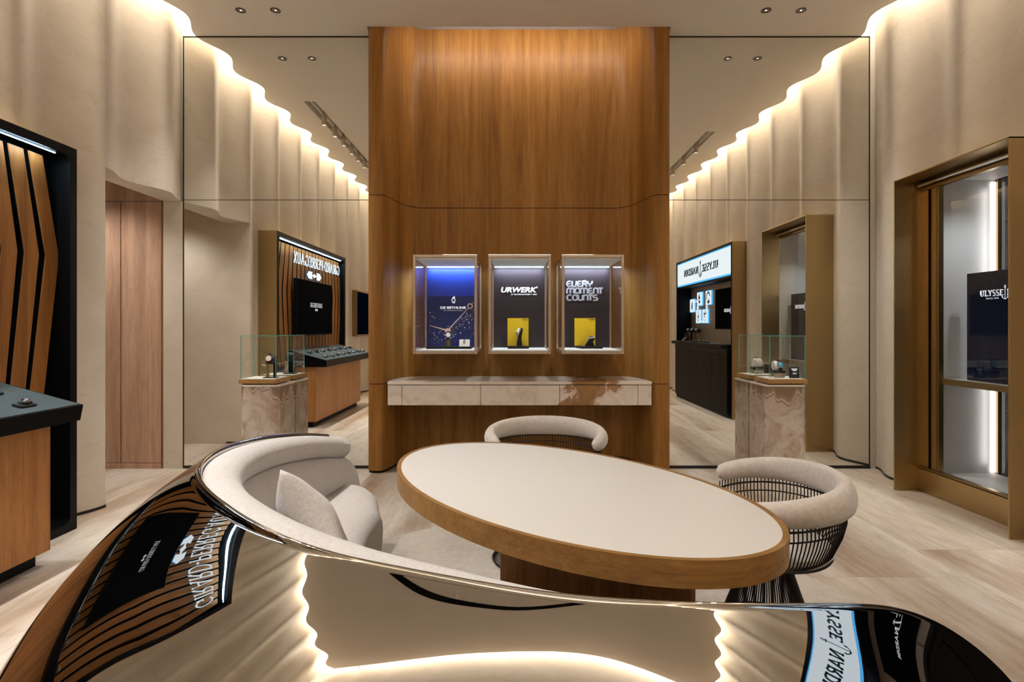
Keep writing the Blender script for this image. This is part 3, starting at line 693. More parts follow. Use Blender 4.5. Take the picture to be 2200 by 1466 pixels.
# the shell: outer skin, rolled over the lip and back down inside
inn = -outw
lip = []
for a in np.linspace(0, PI, 9)[1:]:
    r = np.interp(US, [0, .40, .52, 1], [.011, .011, .0045, .0045])
    lip.append(np.c_[rim[:, :2] + inn * (r * (1 - math.cos(a)))[:, None], rim[:, 2] + r * math.sin(a)])
lip.append(np.c_[rim[:, :2] + inn * .023, rim[:, 2] - .05])
shell = np.concatenate([np.stack(lip[::-1], 1), G], 1)
so = grid('steel_shell', shell, M['chrome'], sofa)
# upholstery inside
taper = np.interp(US, [0, .44, .56, .66, .9, 1], [1., 1., .75, .35, .25, .1])
zs = rim[:, 2]
prof = [(.011, -.03), (.014, -.012), (.05, -.004), (.085, -.006), (.12, -.018), (.145, -.045), (.146, -.085), (.120, -.116), (.104, -.124), (.15, -.146), (.185, -.20), (.20, -.26), (.205, -.30), (.20, -.40)]
rows = []
for q, (w_, z_) in enumerate(prof):
    ww = .02 + (w_ - .02) * np.interp(US, [0, .5, .64, 1], [1, 1, .45, .35])
    zz = zs - .012 * (1 - taper) + z_ * np.where(np.array(z_ > -.05), taper, 1.) - (1 - taper) * .02
    if q >= 9: zz = np.maximum(zz, .38)
    rows.append(np.c_[rim[:, :2] + inn * ww[:, None], np.maximum(zz, .03)])
UPH = np.stack(rows, 1)[2:190]
grid('back_upholstery', UPH[:, :9], M['sofafab'], sofa); grid('back_pad', UPH[:, 8:], M['sofafab'], sofa)
# arm end closing the upholstery at the far tip
tip = [tuple(p) for p in UPH[0]] + [(UPH[0, -1, 0], UPH[0, -1, 1], .05), (UPH[0, 0, 0] - .02, UPH[0, 0, 1], .05)]
e0 = Vector((tn[0][0], tn[0][1], 0)) * -.06
from_py('arm_end', [*tip, *[(x + e0.x, y + e0.y, z - .01) for x, y, z in tip]], [list(range(len(tip)))[::-1], [len(tip) + i for i in range(len(tip))]] + [[i, (i + 1) % len(tip), len(tip) + (i + 1) % len(tip), len(tip) + i] for i in range(len(tip))], M['sofafab'], sofa, True)
# seat
i0, i1 = 8, 178
dep = np.interp(US, [0, .05, .12, .45, .6, .8, 1], [.22, .42, .56, .62, .46, .42, .3])
sp_ = [(.16, .36, 0), (.2, .415, 0), (.4, .428, 0), (1., .430, -.14), (1., .425, -.09), (1., .412, -.05), (1., .39, -.02), (1., .36, -.004), (1., .32, 0), (1., .25, -.004), (1., .18, -.014), (1., .145, -.03), (1., .13, -.05)]
rows = []
for fr, z_, dx in sp_:
    ww = (dep * fr if fr > .3 else np.full(NS, fr)) + dx
    rows.append(np.c_[rim[:, :2] + inn * np.minimum(ww, dep)[:, None], np.minimum(np.full(NS, z_), np.maximum(zs - .05, .1))])
SEAT = np.stack(rows, 1)[i0:i1]
grid('seat_cushion', SEAT, M['sofafab'], sofa)
PL = np.stack([np.c_[rim[:, :2] + inn * (dep - .06)[:, None], np.full(NS, .14)], np.c_[rim[:, :2] + inn * (dep - .06)[:, None], np.full(NS, .012)]], 1)[i0:i1]
grid('plinth', PL, M['brassd'], sofa)
# scatter cushion
def pillow():
    n = 28; v = []; f = []
    for sgn in (1, -1):
        for i in range(n + 1):
            for j in range(n + 1):
                x, y = -1 + 2 * i / n, -1 + 2 * j / n
                e = max(0, (1 - x * x) * (1 - y * y))
                k = 1 - .10 * ((1 - y * y) * abs(x) ** 3 + (1 - x * x) * abs(y) ** 3) * 1.0
                v.append((x * .19 * k, y * .19 * k, sgn * .085 * e ** .42 + .006 * math.sin(5 * x + 3 * y) * e))
    m = (n + 1) ** 2
    for b in (0, m):
        for i in range(n):
            for j in range(n): f.append([b + i * (n + 1) + j, b + (i + 1) * (n + 1) + j, b + (i + 1) * (n + 1) + j + 1, b + i * (n + 1) + j + 1])
    me = bpy.data.meshes.new('p'); me.from_pydata(v, [], f)
    bm = bmesh.new(); bm.from_mesh(me); bmesh.ops.remove_doubles(bm, verts=bm.verts[:], dist=.0008)
    nn = Vector((.70, .52, .45)).normalized(); up = Vector((0, 0, 1)); a = (up - nn * up.dot(nn)).normalized(); b = a.cross(nn)
    R = Matrix(((a + b * .75).normalized(), (b - a * .75).normalized(), nn)).transposed()
    y_ = nn.cross((a + b * .75).normalized()); R = Matrix(((a + b * .75).normalized(), y_, nn)).transposed()
    bmesh.ops.transform(bm, matrix=R.to_4x4(), verts=bm.verts[:]); bmesh.ops.translate(bm, vec=(-.735, 2.0, .57), verts=bm.verts[:])
    bpy.data.meshes.remove(me)
    return finish('scatter_cushion', bm, M['sofafab'], None, 'all')
tag(pillow(), 'square ivory scatter cushion leaning in the steel sofa', 'cushion')

# ------------------------------------------------------------------ rug and table
rug = prism('round_rug', [(.17 + 1.5 * math.cos(2 * PI * i / 96), 2.19 + 1.5 * math.sin(2 * PI * i / 96)) for i in range(96)], .0005, .009, M['rug'], None, .003)
tag(rug, 'large round grey beige rug under the oval table', 'rug')
tb = thing('oval_table', 'oval oak table with a cream leather inlaid top', 'table', (.2, 2.0, 0))
TC, TA, TB, TDX, TDY = (.1456, 1.99), .80, .463, .655, -.756
def ell(k, n=96):
    r = []
    for i in range(n):
        t = 2 * PI * i / n; a, b = (TA + k) * math.cos(t), (TB + k) * math.sin(t)
        r.append((TC[0] + a * TDX - b * TDY, TC[1] + a * TDY + b * TDX))
    return r
def ring(name, o, i, z0, z1, mat, parent):
    n = len(o); v = [(*p, z0) for p in o] + [(*p, z1) for p in o] + [(*p, z1) for p in i] + [(*p, z0) for p in i]
    f = []
    for k in range(n):
        l = (k + 1) % n
        for a in range(4): b = (a + 1) % 4; f.append([a * n + k, a * n + l, b * n + l, b * n + k])
    return from_py(name, v, f, mat, parent, True)
prism('edge_band', ell(0), .671, .704, M['oak'], tb, .003); ring('edge_band', ell(0), ell(-.016), .7045, .74, M['oak'], tb)
prism('leather_top', ell(-.0165), .70, .7385, M['leather'], tb, .0015)
prism('base', rrect(-.05, .62, 1.86, 2.24, .03), .009, .671, M['oakbase'], tb)

# ------------------------------------------------------------------ wire armchairs
def chair(label):
    t = thing('wire_armchair', label, 'chair', (0, 0, 0), 'wire armchairs at the oval table', local=True)
    PM = math.radians(126)
    def P(phi, r, z): return (-r * math.cos(phi) * .92, r * math.sin(phi) * 1.1, z)
    def rz(phi): return .70 - .04 * (abs(phi) / PM) ** 2.5
    n = 48; pts = []; rad = []
    for i in range(n + 1):
        ph = -PM + 2 * PM * i / n; e = abs(ph) / PM
        pts.append(P(ph, .272 + .012 * e, rz(ph))); k = 1. if e < .93 else math.sqrt(max(.05, 1 - ((e - .93) / .075) ** 2))
        rad.append(((.036 - .004 * e) * k, (.058 - .024 * e ** 1.5) * k))
    tube('armrest', pts, rad, M['cushion'], t, 14)
    bm = bmesh.new()
    for i in range(80):
        ph = -PM + 2 * PM * (i + .5) / 80
        z0 = rz(ph) - .03
        sweep(bm, [P(ph, .275, z0), P(ph, .277, z0 - .06), P(ph, .264, .56), P(ph, .235, .495), P(ph, .19, .452), P(ph, .14, .425), P(ph, .09, .415)], .0024, 5, False)
    for i in range(24):
        ph = PM + (2 * PI - 2 * PM) * (i + .5) / 24
        sweep(bm, [P(ph, .232, .475), P(ph, .215, .455), P(ph, .17, .435), P(ph, .09, .415)], .0024, 5, False)
    finish('wire_basket', bm, M['bronze'], t, 'all')
    bm = bmesh.new()
    for i in range(96):
        ph = 2 * PI * i / 96
        sweep(bm, [P(ph, .09, .415), P(ph, .10, .37), P(ph, .125, .30), P(ph, .165, .20), P(ph, .215, .10), P(ph, .265, .014)], .0024, 5, False)
    finish('wire_skirt', bm, M['bronze'], t, 'all')
    def hoop(name, r, z, rr, full=True, off=0):
        a = np.linspace(0, 2 * PI, 49) if full else np.linspace(-PM, PM, 49)
        tube(name, [P(x, r, z + (rz(x) - .695 if not full else 0)) for x in a], rr, M['bronze'], t, 6)
    hoop('hoop', .268, .012, .005); hoop('hoop', .274, .60, .003, False); hoop('hoop', .277, .635, .004, False); hoop('hoop', .19, .15, .003); hoop('hoop', .232, .475, .004)
    lathe('seat_cushion', [(0, .452), (.19, .455), (.220, .463), (.224, .478), (.215, .494), (.19, .50), (0, .503)], M['cushion'], t, 40)
    return t
ch1 = chair('wire armchair with a cream padded rail at the right end of the table')
ch1.location = (.95, 2.07, .0); ch1.rotation_euler = (0, 0, math.radians(165))
ch2 = copy_tree(ch1); ch2['label'] = 'wire armchair with a cream padded rail behind the table, facing the sofa'
ch2.location = (.172, 3.05, .0); ch2.rotation_euler = (0, 0, math.radians(-93))
ch1.location.z = ch2.location.z = .009

# ------------------------------------------------------------------ console under the showcases
cs = thing('wall_console', 'floating pale quartzite console with three drawers in the alcove', 'console', (.04, 5.1, .6))
def cplan(y0, d=0): return [(-1.127 + d, y0), (1.213 - d, y0), (1.213 - d, 4.99)] + bez((1.213 - d, 4.99), (1.19, 5.2), (1.15, 5.39), (1.0, 5.415), 8) + bez((-.90, 5.415), (-1.06, 5.39), (-1.10, 5.2), (-1.127 + d, 4.99), 8)
prism('top_slab', cplan(4.862), .785, .813, M['onyxc'], cs, .003)
prism('carcass', cplan(4.90, .004), .604, .779, M['black'], cs)
xs = [(-1.127, -1.003), (-.999, -.306), (-.302, .395), (.399, 1.089), (1.093, 1.213)]
for k, (a, b) in enumerate(xs):
    if k in (0, 4):
        box('end_block', a, b, 4.868, 5.02, .602, .779, M['onyxc'], cs, .004)
    else: box('drawer', a, b, 4.868, 4.893, .602, .779, M['onyxc'], cs, .0015)

# ------------------------------------------------------------------ three wall showcases and their contents
def bar(bm, p, q, w=.013):
    x0, x1 = sorted((p[0], q[0])); y0, y1 = sorted((p[1], q[1])); z0, z1 = sorted((p[2], q[2]))
    bm_box(bm, x0 - w, x1 + w, y0 - w, y1 + w, z0 - w, z1 + w)
def showcase(x0, x1, label, back):
    t = thing('wall_showcase', label, 'showcase', ((x0 + x1) / 2, 5.1, 1.06), 'wall showcases in the alcove')
    z0, z1, y0, y1 = 1.0625, 1.924, 4.75, 5.395
    w = .012
    for a, b in (((x0, y0, z0), (x1, y0, z0)), ((x0, y0, z1), (x1, y0, z1)), ((x0, y0, z0), (x0, y0, z1)), ((x1, y0, z0), (x1, y0, z1)),
                 ((x0, y1, z0), (x0, y1, z1)), ((x1, y1, z0), (x1, y1, z1)), ((x0, y0, z0), (x0, y1, z0)), ((x1, y0, z0), (x1, y1, z0)), ((x0, y0, z1), (x0, y1, z1)), ((x1, y0, z1), (x1, y1, z1))):
        bm = bmesh.new(); v0 = [min(p, q) + w * (1 if abs(p - q) < 1e-9 else 0) * 0 for p, q in zip(a, b)]
        lo = [min(p, q) for p, q in zip(a, b)]; hi = [max(p, q) for p, q in zip(a, b)]
        c_ = [(x0 + x1) / 2, (y0 + y1) / 2, (z0 + z1) / 2]
        for k in range(3):
            if hi[k] - lo[k] < 1e-9:
                if lo[k] < c_[k]: hi[k] = lo[k] + 2 * w
                else: lo[k] = hi[k] - 2 * w
            else: lo[k] += 2 * w * .98; hi[k] -= 2 * w * .98
        box('edge_bar', lo[0], hi[0], lo[1], hi[1], lo[2], hi[2], M['acrylic'], t, .002)
        bm.free()
    for cx_ in (x0, x1 - 2 * w):
        for cy_ in (y0, y1 - 2 * w):
            for cz_ in (z0, z1 - 2 * w): box('corner_block', cx_, cx_ + 2 * w, cy_, cy_ + 2 * w, cz_, cz_ + 2 * w, M['acrylic'], t, .002)
    i = 2 * w
    box('front_pane', x0 + i, x1 - i, y0 + .008, y0 + .014, z0 + i, z1 - i, M['glass'], t, 0)
    for cx_ in (x0 + .008, x1 - .014): box('side_pane', cx_, cx_ + .006, y0 + i, y1 - i, z0 + i, z1 - i, M['glass'], t, 0)
    box('floor_panel', x0 + i, x1 - i, y0 + i, y1 - i, z0 + .022, z0 + .034, M['white'], t, .002)
    box('ceiling_panel', x0 + i, x1 - i, y0 + i, y1 - i, z1 - .045, z1 - .026, M['white'], t, .002)
    xm = (x0 + x1) / 2
    for r in range(2):
        for k in range(8): lathe('vent_hole', [(.0045, z1 - .0455), (0, z1 - .0456)], M['inkdark'], t, 8, (xm - .07 + .02 * k, 5.0 + .05 * r, 0))
    box('led_strip', x0 + i + .01, x1 - i - .01, y1 - .085, y1 - .079, z1 - .053, z1 - .046, M['ledblue'], t, .001)
    area('showcase_lamp', (xm, y1 - .10, z1 - .06), (math.radians(12), 0, 0), x1 - x0 - .08, .005, 2.4, (.70, .86, 1.0))
    spot('showcase_spot', (xm, y0 + .12, z1 - .06), (xm, y1 - .3, z0), 7, (1, .97, .95), 70, .8, .01)
    box('back_panel', x0 + i, x1 - i, y1 - .055, y1 - .03, z0 + .034, z1 - .05, back, t, .001)
    return t, xm, y1 - .0555, z0 + .034
wA, xA, yb, zf = showcase(-.8816, -.326, 'acrylic wall showcase with deep blue backdrop, leftmost of three', M['deepblue'])
wBx, xB, yb, zf = showcase(-.229, .314, 'acrylic wall showcase with aubergine backdrop and URWERK lettering, middle of three', M['aubergine'])
wC, xC, yb, zf = showcase(.4066, .946, 'acrylic wall showcase with EVERY MOMENT COUNTS lettering, rightmost of three', M['aubergine'])
bb = dict(u=(1, 0, 0), v=(0, 0, 1), n=(0, -1, 0))
# left showcase: poster with printed watch hands and stars
po = thing('backdrop_poster', 'blue night sky poster with printed watch hands in the left showcase', 'poster', (xA, yb - .01, zf))
box('poster_card', xA - .235, xA + .235, yb - .022, yb - .012, zf + .03, zf + .50, M['posterblue'], po, .001)
yp = yb - .0225
text('brand_lettering', 'DE BETHUNE', .031, (xA + .005, yp, 1.482), **bb, mat=M['print'], parent=po, depth=.001, sx=1.35, bold=.0012)
text('brand_small_text', 'L\'ART HORLOGER AU XXI SIECLE', .0085, (xA + .005, yp, 1.455), **bb, mat=M['print'], parent=po, depth=.001, sx=1.5)
cr_ = ribbon(arc(0, 0, .02, .026, 60, 300, 10), .008) + ribbon(arc(0, 0, .012, .015, -120, 120, 8), .007) + [[(-.012, .026), (.012, .026), (0, .042)]]
plate('crest', cr_, (xA + .015, yp, 1.555), **bb, depth=.001, mat=M['print'], parent=po)
hand = [[(-.006, 0), (.006, 0), (.003, .30), (-.003, .30)]] + ribbon(arc(0, .32, .022, .022, 0, 340, 14), .011, True) + [[(-.003, .345), (.003, .345), (0, .38)]]
def rotp(P, a, cx=0, cz=0): return [[(x * math.cos(a) - z * math.sin(a) + cx, x * math.sin(a) + z * math.cos(a) + cz) for x, z in p] for p in P]
hx, hz = xA - .045, 1.262
plate('hand_shadow', rotp(hand, -.80), (hx + .015, yp, hz - .045), **bb, depth=.0008, mat=M['inkdark'], parent=po)
plate('minute_hand', rotp(hand, -.74), (hx, yp - .001, hz), **bb, depth=.001, mat=M['handgold'], parent=po)
plate('hour_hand', rotp([[(-.008, 0), (.008, 0), (.002, .185), (-.002, .185)]], 1.30), (hx, yp - .001, hz), **bb, depth=.001, mat=M['handgold'], parent=po)
plate('hand_hub', [arc(0, 0, .03, .022, 0, 345, 15)], (hx, yp - .0022, hz), **bb, depth=.001, mat=M['handgold'], parent=po)
stars = []
for k in range(150):
    if k < 115:
        tt = random.random(); sx_, sz_ = -.21 + .42 * tt, .10 + .22 * tt ** 2 + random.gauss(0, .05)
    else: sx_, sz_ = random.uniform(-.22, .22), random.uniform(.05, .34)
    if sz_ < .04 or sz_ > .45: continue
    r_ = random.choice((.0012, .0015, .002, .003)); stars.append([(sx_ - r_, sz_ - r_), (sx_ + r_, sz_ - r_), (sx_ + r_, sz_ + r_), (sx_ - r_, sz_ + r_)])
sto = plate('stars', stars, (xA, yp, zf), **bb, depth=.0008, mat=M['print'], parent=po); sto['kind'] = 'stuff'
# wristwatch builder: case, bezel, dial, strap, on its own little stand
def watch_parts(t, Mx, rad=.02, case='steel', dial='dial', strap='strap'):
    """watch head with its face towards local +z of Mx"""
    def tr(bm): bmesh.ops.transform(bm, matrix=Mx, verts=bm.verts[:])
    bm = bmesh.new(); lathe('x', [(0, 0), (rad * .9, 0), (rad, .003), (rad, .007), (rad * .9, .010), (rad * .78, .010), (rad * .76, .008), (0, .008)], None, None, 18, bm=bm); tr(bm); cs_ = finish('case', bm, M[case], t, True)
    bm = bmesh.new(); lathe('x', [(0, .0088), (rad * .74, .0088), (rad * .74, .0082), (0, .0082)], None, None, 16, bm=bm); tr(bm); finish('dial', bm, M[dial], cs_)
    bm = bmesh.new(); bm_box(bm, -.0015, .0015, 0, rad * .6, .0088, .0095); bm_box(bm, -rad * .4, 0, -.001, .001, .0088, .0095); tr(bm); finish('hands', bm, M['print'], cs_)
    bm = bmesh.new()
    for s in (-1, 1):
        pr = [(s * rad * .85, .004), (s * rad * 1.25, .0), (s * rad * 1.6, -.012), (s * rad * 1.6, -.03)]
        for (a, za), (b, zb) in zip(pr[:-1], pr[1:]):
            h = rad * .55
            q = [bm.verts.new(p) for p in ((-h, a, za), (h, a, za), (h, b, zb), (-h, b, zb))]; bm.faces.new(q)
    bmesh.ops.solidify(bm, geom=bm.faces[:], thickness=.003); tr(bm); finish('strap', bm, M[strap], t)
def look(nrm, roll=(0, 0, 1), org=(0, 0, 0)):
    z = Vector(nrm).normalized(); y = Vector(roll); y = (y - z * y.dot(z)).normalized(); x = y.cross(z)
    m = Matrix((x, y, z)).transposed().to_4x4(); m.translation = org; return m
pl = box('display_plinth', xA - .205, xA + .205, 5.0, 5.2, zf, zf + .022, M['black'], None, .003); tag(pl, 'flat black plinth in the left showcase', 'plinth')
w = thing('wristwatch', 'silver watch upright on a grey cylinder in the left showcase', 'watch', (xA - .01, 5.08, zf + .022))
lathe('stand', [(0, 0), (.026, 0), (.026, .055), (.018, .06), (.014, .075), (0, .075)], M['reflector'], w, 20, (xA - .01, 5.08, zf + .022)); watch_parts(w, look((0, -1, .25), org=(xA - .01, 5.068, zf + .125)), .026, 'steel', 'dialw')
tube('neck', [(xA - .01, 5.08, zf + .09), (xA - .01, 5.078, zf + .12)], .012, M['strap'], w)
cd = thing('name_card', 'small white card with a crest in the left showcase', 'card', (xA + .14, 5.05, zf + .022))
hprism('card', [(5.02, zf + .022), (5.05, zf + .022), (5.05, zf + .085)], 'x', xA + .095, xA + .19, M['white'], cd)
plate('crest', [[(a * .55, b * .55) for a, b in p] for p in cr_], (xA + .1425, 5.034, zf + .063), (1, 0, 0), (0, .3, .95), (0, -.95, .3), .001, M['inkdark'], cd)
# middle showcase
yq = yb - .001
text('brand_lettering', 'URWERK', .068, (xB - .012, yq, 1.655), **bb, mat=M['print'], parent=wBx, depth=.002, sx=1.22, shear=.22, bold=.0028)
text('brand_small_text', 'BY BAUMGARTNER + FREI', .016, (xB + .045, yq, 1.612), **bb, mat=M['print'], parent=wBx, depth=.001, sx=1.35, shear=.2, bold=.0006)
text('registered_mark', '®', .028, (xB + .172, yq, 1.68), **bb, mat=M['print'], parent=wBx, depth=.001)
def urcard(xc, zc, lab):
    c = thing('yellow_card', lab, 'card', (xc, 5.21, zf))
    box('card', xc - .10, xc + .10, 5.205, 5.218, zf + .02, zf + .285, M['yellow'], c, .001); box('card_edge', xc - .1025, xc - .10, 5.203, 5.222, zf + .02, zf + .29, M['black'], c, 0)
    box('card_edge', xc + .10, xc + .1025, 5.203, 5.222, zf + .02, zf + .29, M['black'], c, 0); box('card_edge', xc - .10, xc + .10, 5.203, 5.222, zf + .2855, zf + .29, M['black'], c, 0)
    text('card_print', 'URWERK', .012, (xc + .066, 5.2045, zf + .272), **bb, mat=M['inkdark'], parent=c, depth=.0005, sx=1.3, bold=.0005)
    plate('card_print', [[(-.025, 0), (.025, 0), (.025, .003), (-.025, .003)]], (xc + .066, 5.2045, zf + .255), **bb, depth=.0005, mat=M['inkdark'], parent=c)
urcard(xB - .012, 0, 'yellow printed card standing behind the watch in the middle showcase'); urcard(xC - .012, 0, 'yellow printed card standing behind the watch in the right showcase')
for xc, sk, lab in ((xB - .012, 0, 'thin dark slab under the watch in the middle showcase'), (xC + .03, .03, 'thin dark slab under the watch in the right showcase')):
    b_ = prism('display_plinth', [(xc - .095, 5.04), (xc + .1, 5.04), (xc + .095, 5.235), (xc - .098 - sk, 5.235)], zf, zf + .022, M['blackm'], None, .002); tag(b_, lab, 'plinth')
w = thing('wristwatch', 'angular steel watch on a tall slanted stand in the middle showcase', 'watch', (xB + .0, 5.12, zf + .022))
hprism('stand', [(xB - .025, zf + .022), (xB + .025, zf + .022), (xB + .02, zf + .1), (xB + .034, zf + .185), (xB + .012, zf + .19), (xB - .018, zf + .11)], 'y', 5.10, 5.14, M['blackm'], w)
hprism('strap', [(xB - .034, zf + .022), (xB - .026, zf + .022), (xB - .012, zf + .11), (xB + .018, zf + .19), (xB + .008, zf + .196), (xB - .022, zf + .115)], 'y', 5.092, 5.148, M['reflector'], w)
Mw = look((-.55, -.55, .35), (.35, 0, .95), (xB - .006, 5.105, zf + .155))
bm = bmesh.new(); bm_box(bm, -.02, .02, -.034, .034, 0, .014); bmesh.ops.bevel(bm, geom=bm.edges[:], offset=.006, segments=2, affect='EDGES'); bmesh.ops.transform(bm, matrix=Mw, verts=bm.verts[:]); finish('case', bm, M['steel'], w, True)
bm = bmesh.new(); bm_box(bm, -.012, .012, -.01, .024, .014, .0155); bmesh.ops.transform(bm, matrix=Mw, verts=bm.verts[:]); finish('dial', bm, M['dialw'], w)
w = thing('wristwatch', 'angular steel watch lying low on a wedge stand in the right showcase', 'watch', (xC, 5.12, zf + .022))
hprism('stand', [(xC - .03, zf + .022), (xC + .065, zf + .022), (xC + .05, zf + .06), (xC + .075, zf + .10), (xC + .02, zf + .10)], 'y', 5.10, 5.15, M['blackm'], w)
hprism('strap', [(xC - .04, zf + .022), (xC - .03, zf + .022), (xC + .022, zf + .10), (xC + .01, zf + .106), (xC - .012, zf + .07)], 'y', 5.09, 5.155, M['steel'], w)
Mw = look((-.1, -.35, .93), (1, 0, .25), (xC + .035, 5.12, zf + .098))
bm = bmesh.new(); bm_box(bm, -.025, .025, -.036, .036, 0, .012); bmesh.ops.bevel(bm, geom=bm.edges[:], offset=.005, segments=2, affect='EDGES'); bmesh.ops.transform(bm, matrix=Mw, verts=bm.verts[:]); finish('case', bm, M['steel'], w, True)
bm = bmesh.new(); bm_box(bm, -.014, .014, -.02, .02, .012, .0135); bmesh.ops.transform(bm, matrix=Mw, verts=bm.verts[:]); finish('dial', bm, M['dial'], w)
# right showcase: rounded inline lettering
def rg(ch):
    A = arc
    g = {'E': [A(.32, .5, .32, .42, 60, 300, 12) + [(.6, .08)], [(.05, .5), (.45, .5)]], 'V': [[(0, .95), (0, .45)] + A(.3, .4, .3, .35, 180, 300, 8) + [(.6, .95)]],
         'R': [[(.02, .05), (.02, .92), (.4, .92)] + A(.4, .72, .2, .2, 90, -90, 6) + [(.12, .52)], [(.3, .5), (.6, .05)]], 'Y': [[(.0, .95), (.05, .55), (.3, .45), (.55, .55), (.62, .95)], [(.3, .45), (.26, .05)]],
         'M': [[(.02, .05), (.02, .6)] + A(.24, .62, .22, .3, 180, 0, 8) + [(.46, .05)], [(.46, .6)] + A(.70, .62, .22, .3, 180, 0, 8) + [(.92, .05)]],
         'O': [A(.34, .5, .32, .43, 0, 360, 18)], 'N': [[(.02, .05), (.02, .6)] + A(.3, .62, .28, .3, 180, 0, 8) + [(.58, .05)]], 'T': [[(-.05, .92), (.55, .92)], [(.25, .92), (.25, .05)]],
         'C': [A(.36, .5, .34, .43, 50, 310, 14)], 'U': [[(.02, .95), (.02, .4)] + A(.3, .38, .28, .3, 180, 360, 8) + [(.58, .95)]], 'S': [[(.55, .9)] + A(.22, .71, .2, .2, 90, 270, 6) + A(.36, .28, .22, .21, 90, -90, 6) + [(.0, .08)]]}
    return g[ch], {'M': 1.02, 'O': .72, 'C': .72, 'T': .58}.get(ch, .66)
thick_, thin_ = [], []
for r, wd in enumerate(('EVERY', 'MOMENT', 'COUNTS')):
    x = 0
    for ch in wd:
        gs, adv = rg(ch)
        for p in gs:
            q = [(x + a, b) for a, b in p]; thick_ += ribbon(q, .21); thin_ += ribbon(q, .03)
        x += adv + .02
    s_ = .074; ox_, oz_ = -.165, .085 - r * .067
    for L_ in (thick_, thin_):
        for k, p in enumerate(L_):
            if not isinstance(p, tuple): L_[k] = tuple((a * s_ + ox_, b * s_ * .82 + oz_) for a, b in p)
plate('slogan_lettering', thick_, (xC - .005, yq, 1.60), **bb, depth=.002, mat=M['printlilac'], parent=wC); plate('slogan_inline', thin_, (xC - .005, yq - .0021, 1.60), **bb, depth=.0006, mat=M['aubergine'], parent=wC)

# ------------------------------------------------------------------ pedestals with glass cases against the mirrors
def pedestal(xi, xo, lab1, lab2):
    s = 1 if xo > xi else -1
    t = thing('stone_pedestal', lab1, 'pedestal', ((xi + xo) / 2, 4.86, 0), 'quartzite pedestals against the mirrors')
    r = .10
    def pl_(d):
        a = [(xi + s * d, 5.024), (xi + s * d, 4.68 + .03 + d), (xi + s * (.03 + d), 4.68 + d)]
        b = ac(xo - s * (r + d), 4.68 + r + d, r, 270, 360) if s > 0 else ac(xo + (r + d), 4.68 + r + d, r, 270, 180)
        return a + b + [(xo - s * d, 5.024)]
    prism('stone_body', pl_(.004), .001, .785, M['onyxp'], t); prism('top_slab', pl_(0), .786, .80, M['slabtop'], t, .002)
    g = thing('glass_case', lab2, 'display case', ((xi + xo) / 2, 4.85, .80), 'glass cases on the pedestals')
    a, b = sorted((xi + s * .03, xo - s * .012)); y0, y1 = 4.695, 4.985
    box('foot', a + .02, b - .02, y0 + .02, y1 - .02, .80, .812, M['oakbase'], g, .001)
    ch_ = .04
    base = [(a, y0), (b, y0), (b, y1), (a, y1)]
    prism('wood_base', base, .812, .848, M['baseoak'], g, .001); prism('white_pad', [(a + .012, y0 + .012), (b - .012, y0 + .012), (b - .012, y1 - .012), (a + .012, y1 - .012)], .848, .851, M['whiteleather'], g)
    a += .012; b -= .012; y0 += .012; y1 -= .012; th = .005; z0, z1 = .851, 1.222
    def pane(nm, x0, x1, ya, yb_, za, zb_):
        o = box(nm, x0, x1, ya, yb_, za, zb_, [M['glass'], M['glassedge']], g, 0)
        d = [x1 - x0, yb_ - ya, zb_ - za]; k = d.index(min(d))
        for p in o.data.polygons: p.material_index = 0 if abs(p.normal[k]) > .5 else 1
    pane('glass_pane', a, b, y0, y0 + th, z0, z1 - th); pane('glass_pane', a, b, y1 - th, y1, z0, z1 - th)
    pane('glass_pane', a, a + th, y0 + th, y1 - th, z0, z1 - th); pane('glass_pane', b - th, b, y0 + th, y1 - th, z0, z1 - th); pane('glass_pane', a, b, y0, y1, z1 - th, z1)
    return (a + b) / 2
xL = pedestal(-2.008, -2.375, 'veined stone pedestal against the left mirror', 'glass display case on the left stone pedestal')
xR = pedestal(2.140, 2.515, 'veined stone pedestal against the right mirror', 'glass display case on the right stone pedestal')
w = thing('wristwatch', 'rose gold watch on a forked stand in the left glass case', 'watch', (xL + .06, 4.82, .851))
box('foot', xL + .0, xL + .12, 4.79, 4.86, .851, .857, M['blackm'], w); box('post', xL + .02, xL + .035, 4.81, 4.85, .857, .985, M['brass'], w); box('post', xL + .085, xL + .1, 4.81, 4.85, .857, .985, M['blackm'], w)
lathe('cuff', [(0, -.035), (.036, -.035), (.042, -.02), (.042, .02), (.036, .035), (0, .035)], M['strap'], w, 22, (xL + .06, 4.83, 1.01), Matrix.Rotation(PI / 2, 4, 'Y')); watch_parts(w, look((.15, -1, .35), org=(xL + .055, 4.788, 1.022)), .027, 'gold', 'dialw')
w = thing('wristwatch', 'turquoise dialled watch on a clear block in the right glass case', 'watch', (xR - .03, 4.82, .851))
box('clear_block', xR - .075, xR + .015, 4.78, 4.86, .851, .895, M['acrylic'], w, .002); box('belt', xR - .078, xR + .018, 4.777, 4.863, .895, .915, M['strap'], w, .002)
lathe('cuff', [(0, -.035), (.038, -.035), (.044, -.025), (.044, .025), (.038, .035), (0, .035)], M['white'], w, 22, (xR - .03, 4.83, .955), Matrix.Rotation(PI / 2, 4, 'Y')); watch_parts(w, look((.1, -1, .4), org=(xR - .025, 4.787, .968)), .03, 'steel', 'dialb')
cd = thing('name_card', 'small black card with white print in the right glass case', 'card', (xR + .09, 4.80, .851))
hprism('card', [(4.77, .851), (4.80, .851), (4.80, .945), (4.785, .945)], 'x', xR + .06, xR + .135, M['inkdark'], cd)
bars = [[(-w_, z_), (w_, z_), (w_, z_ + h_), (-w_, z_ + h_)] for w_, z_, h_ in ((.026, .030, .005), (.024, .022, .005), (.016, .014, .005), (.017, -.004, .002), (.015, -.009, .002), (.018, -.014, .002))]
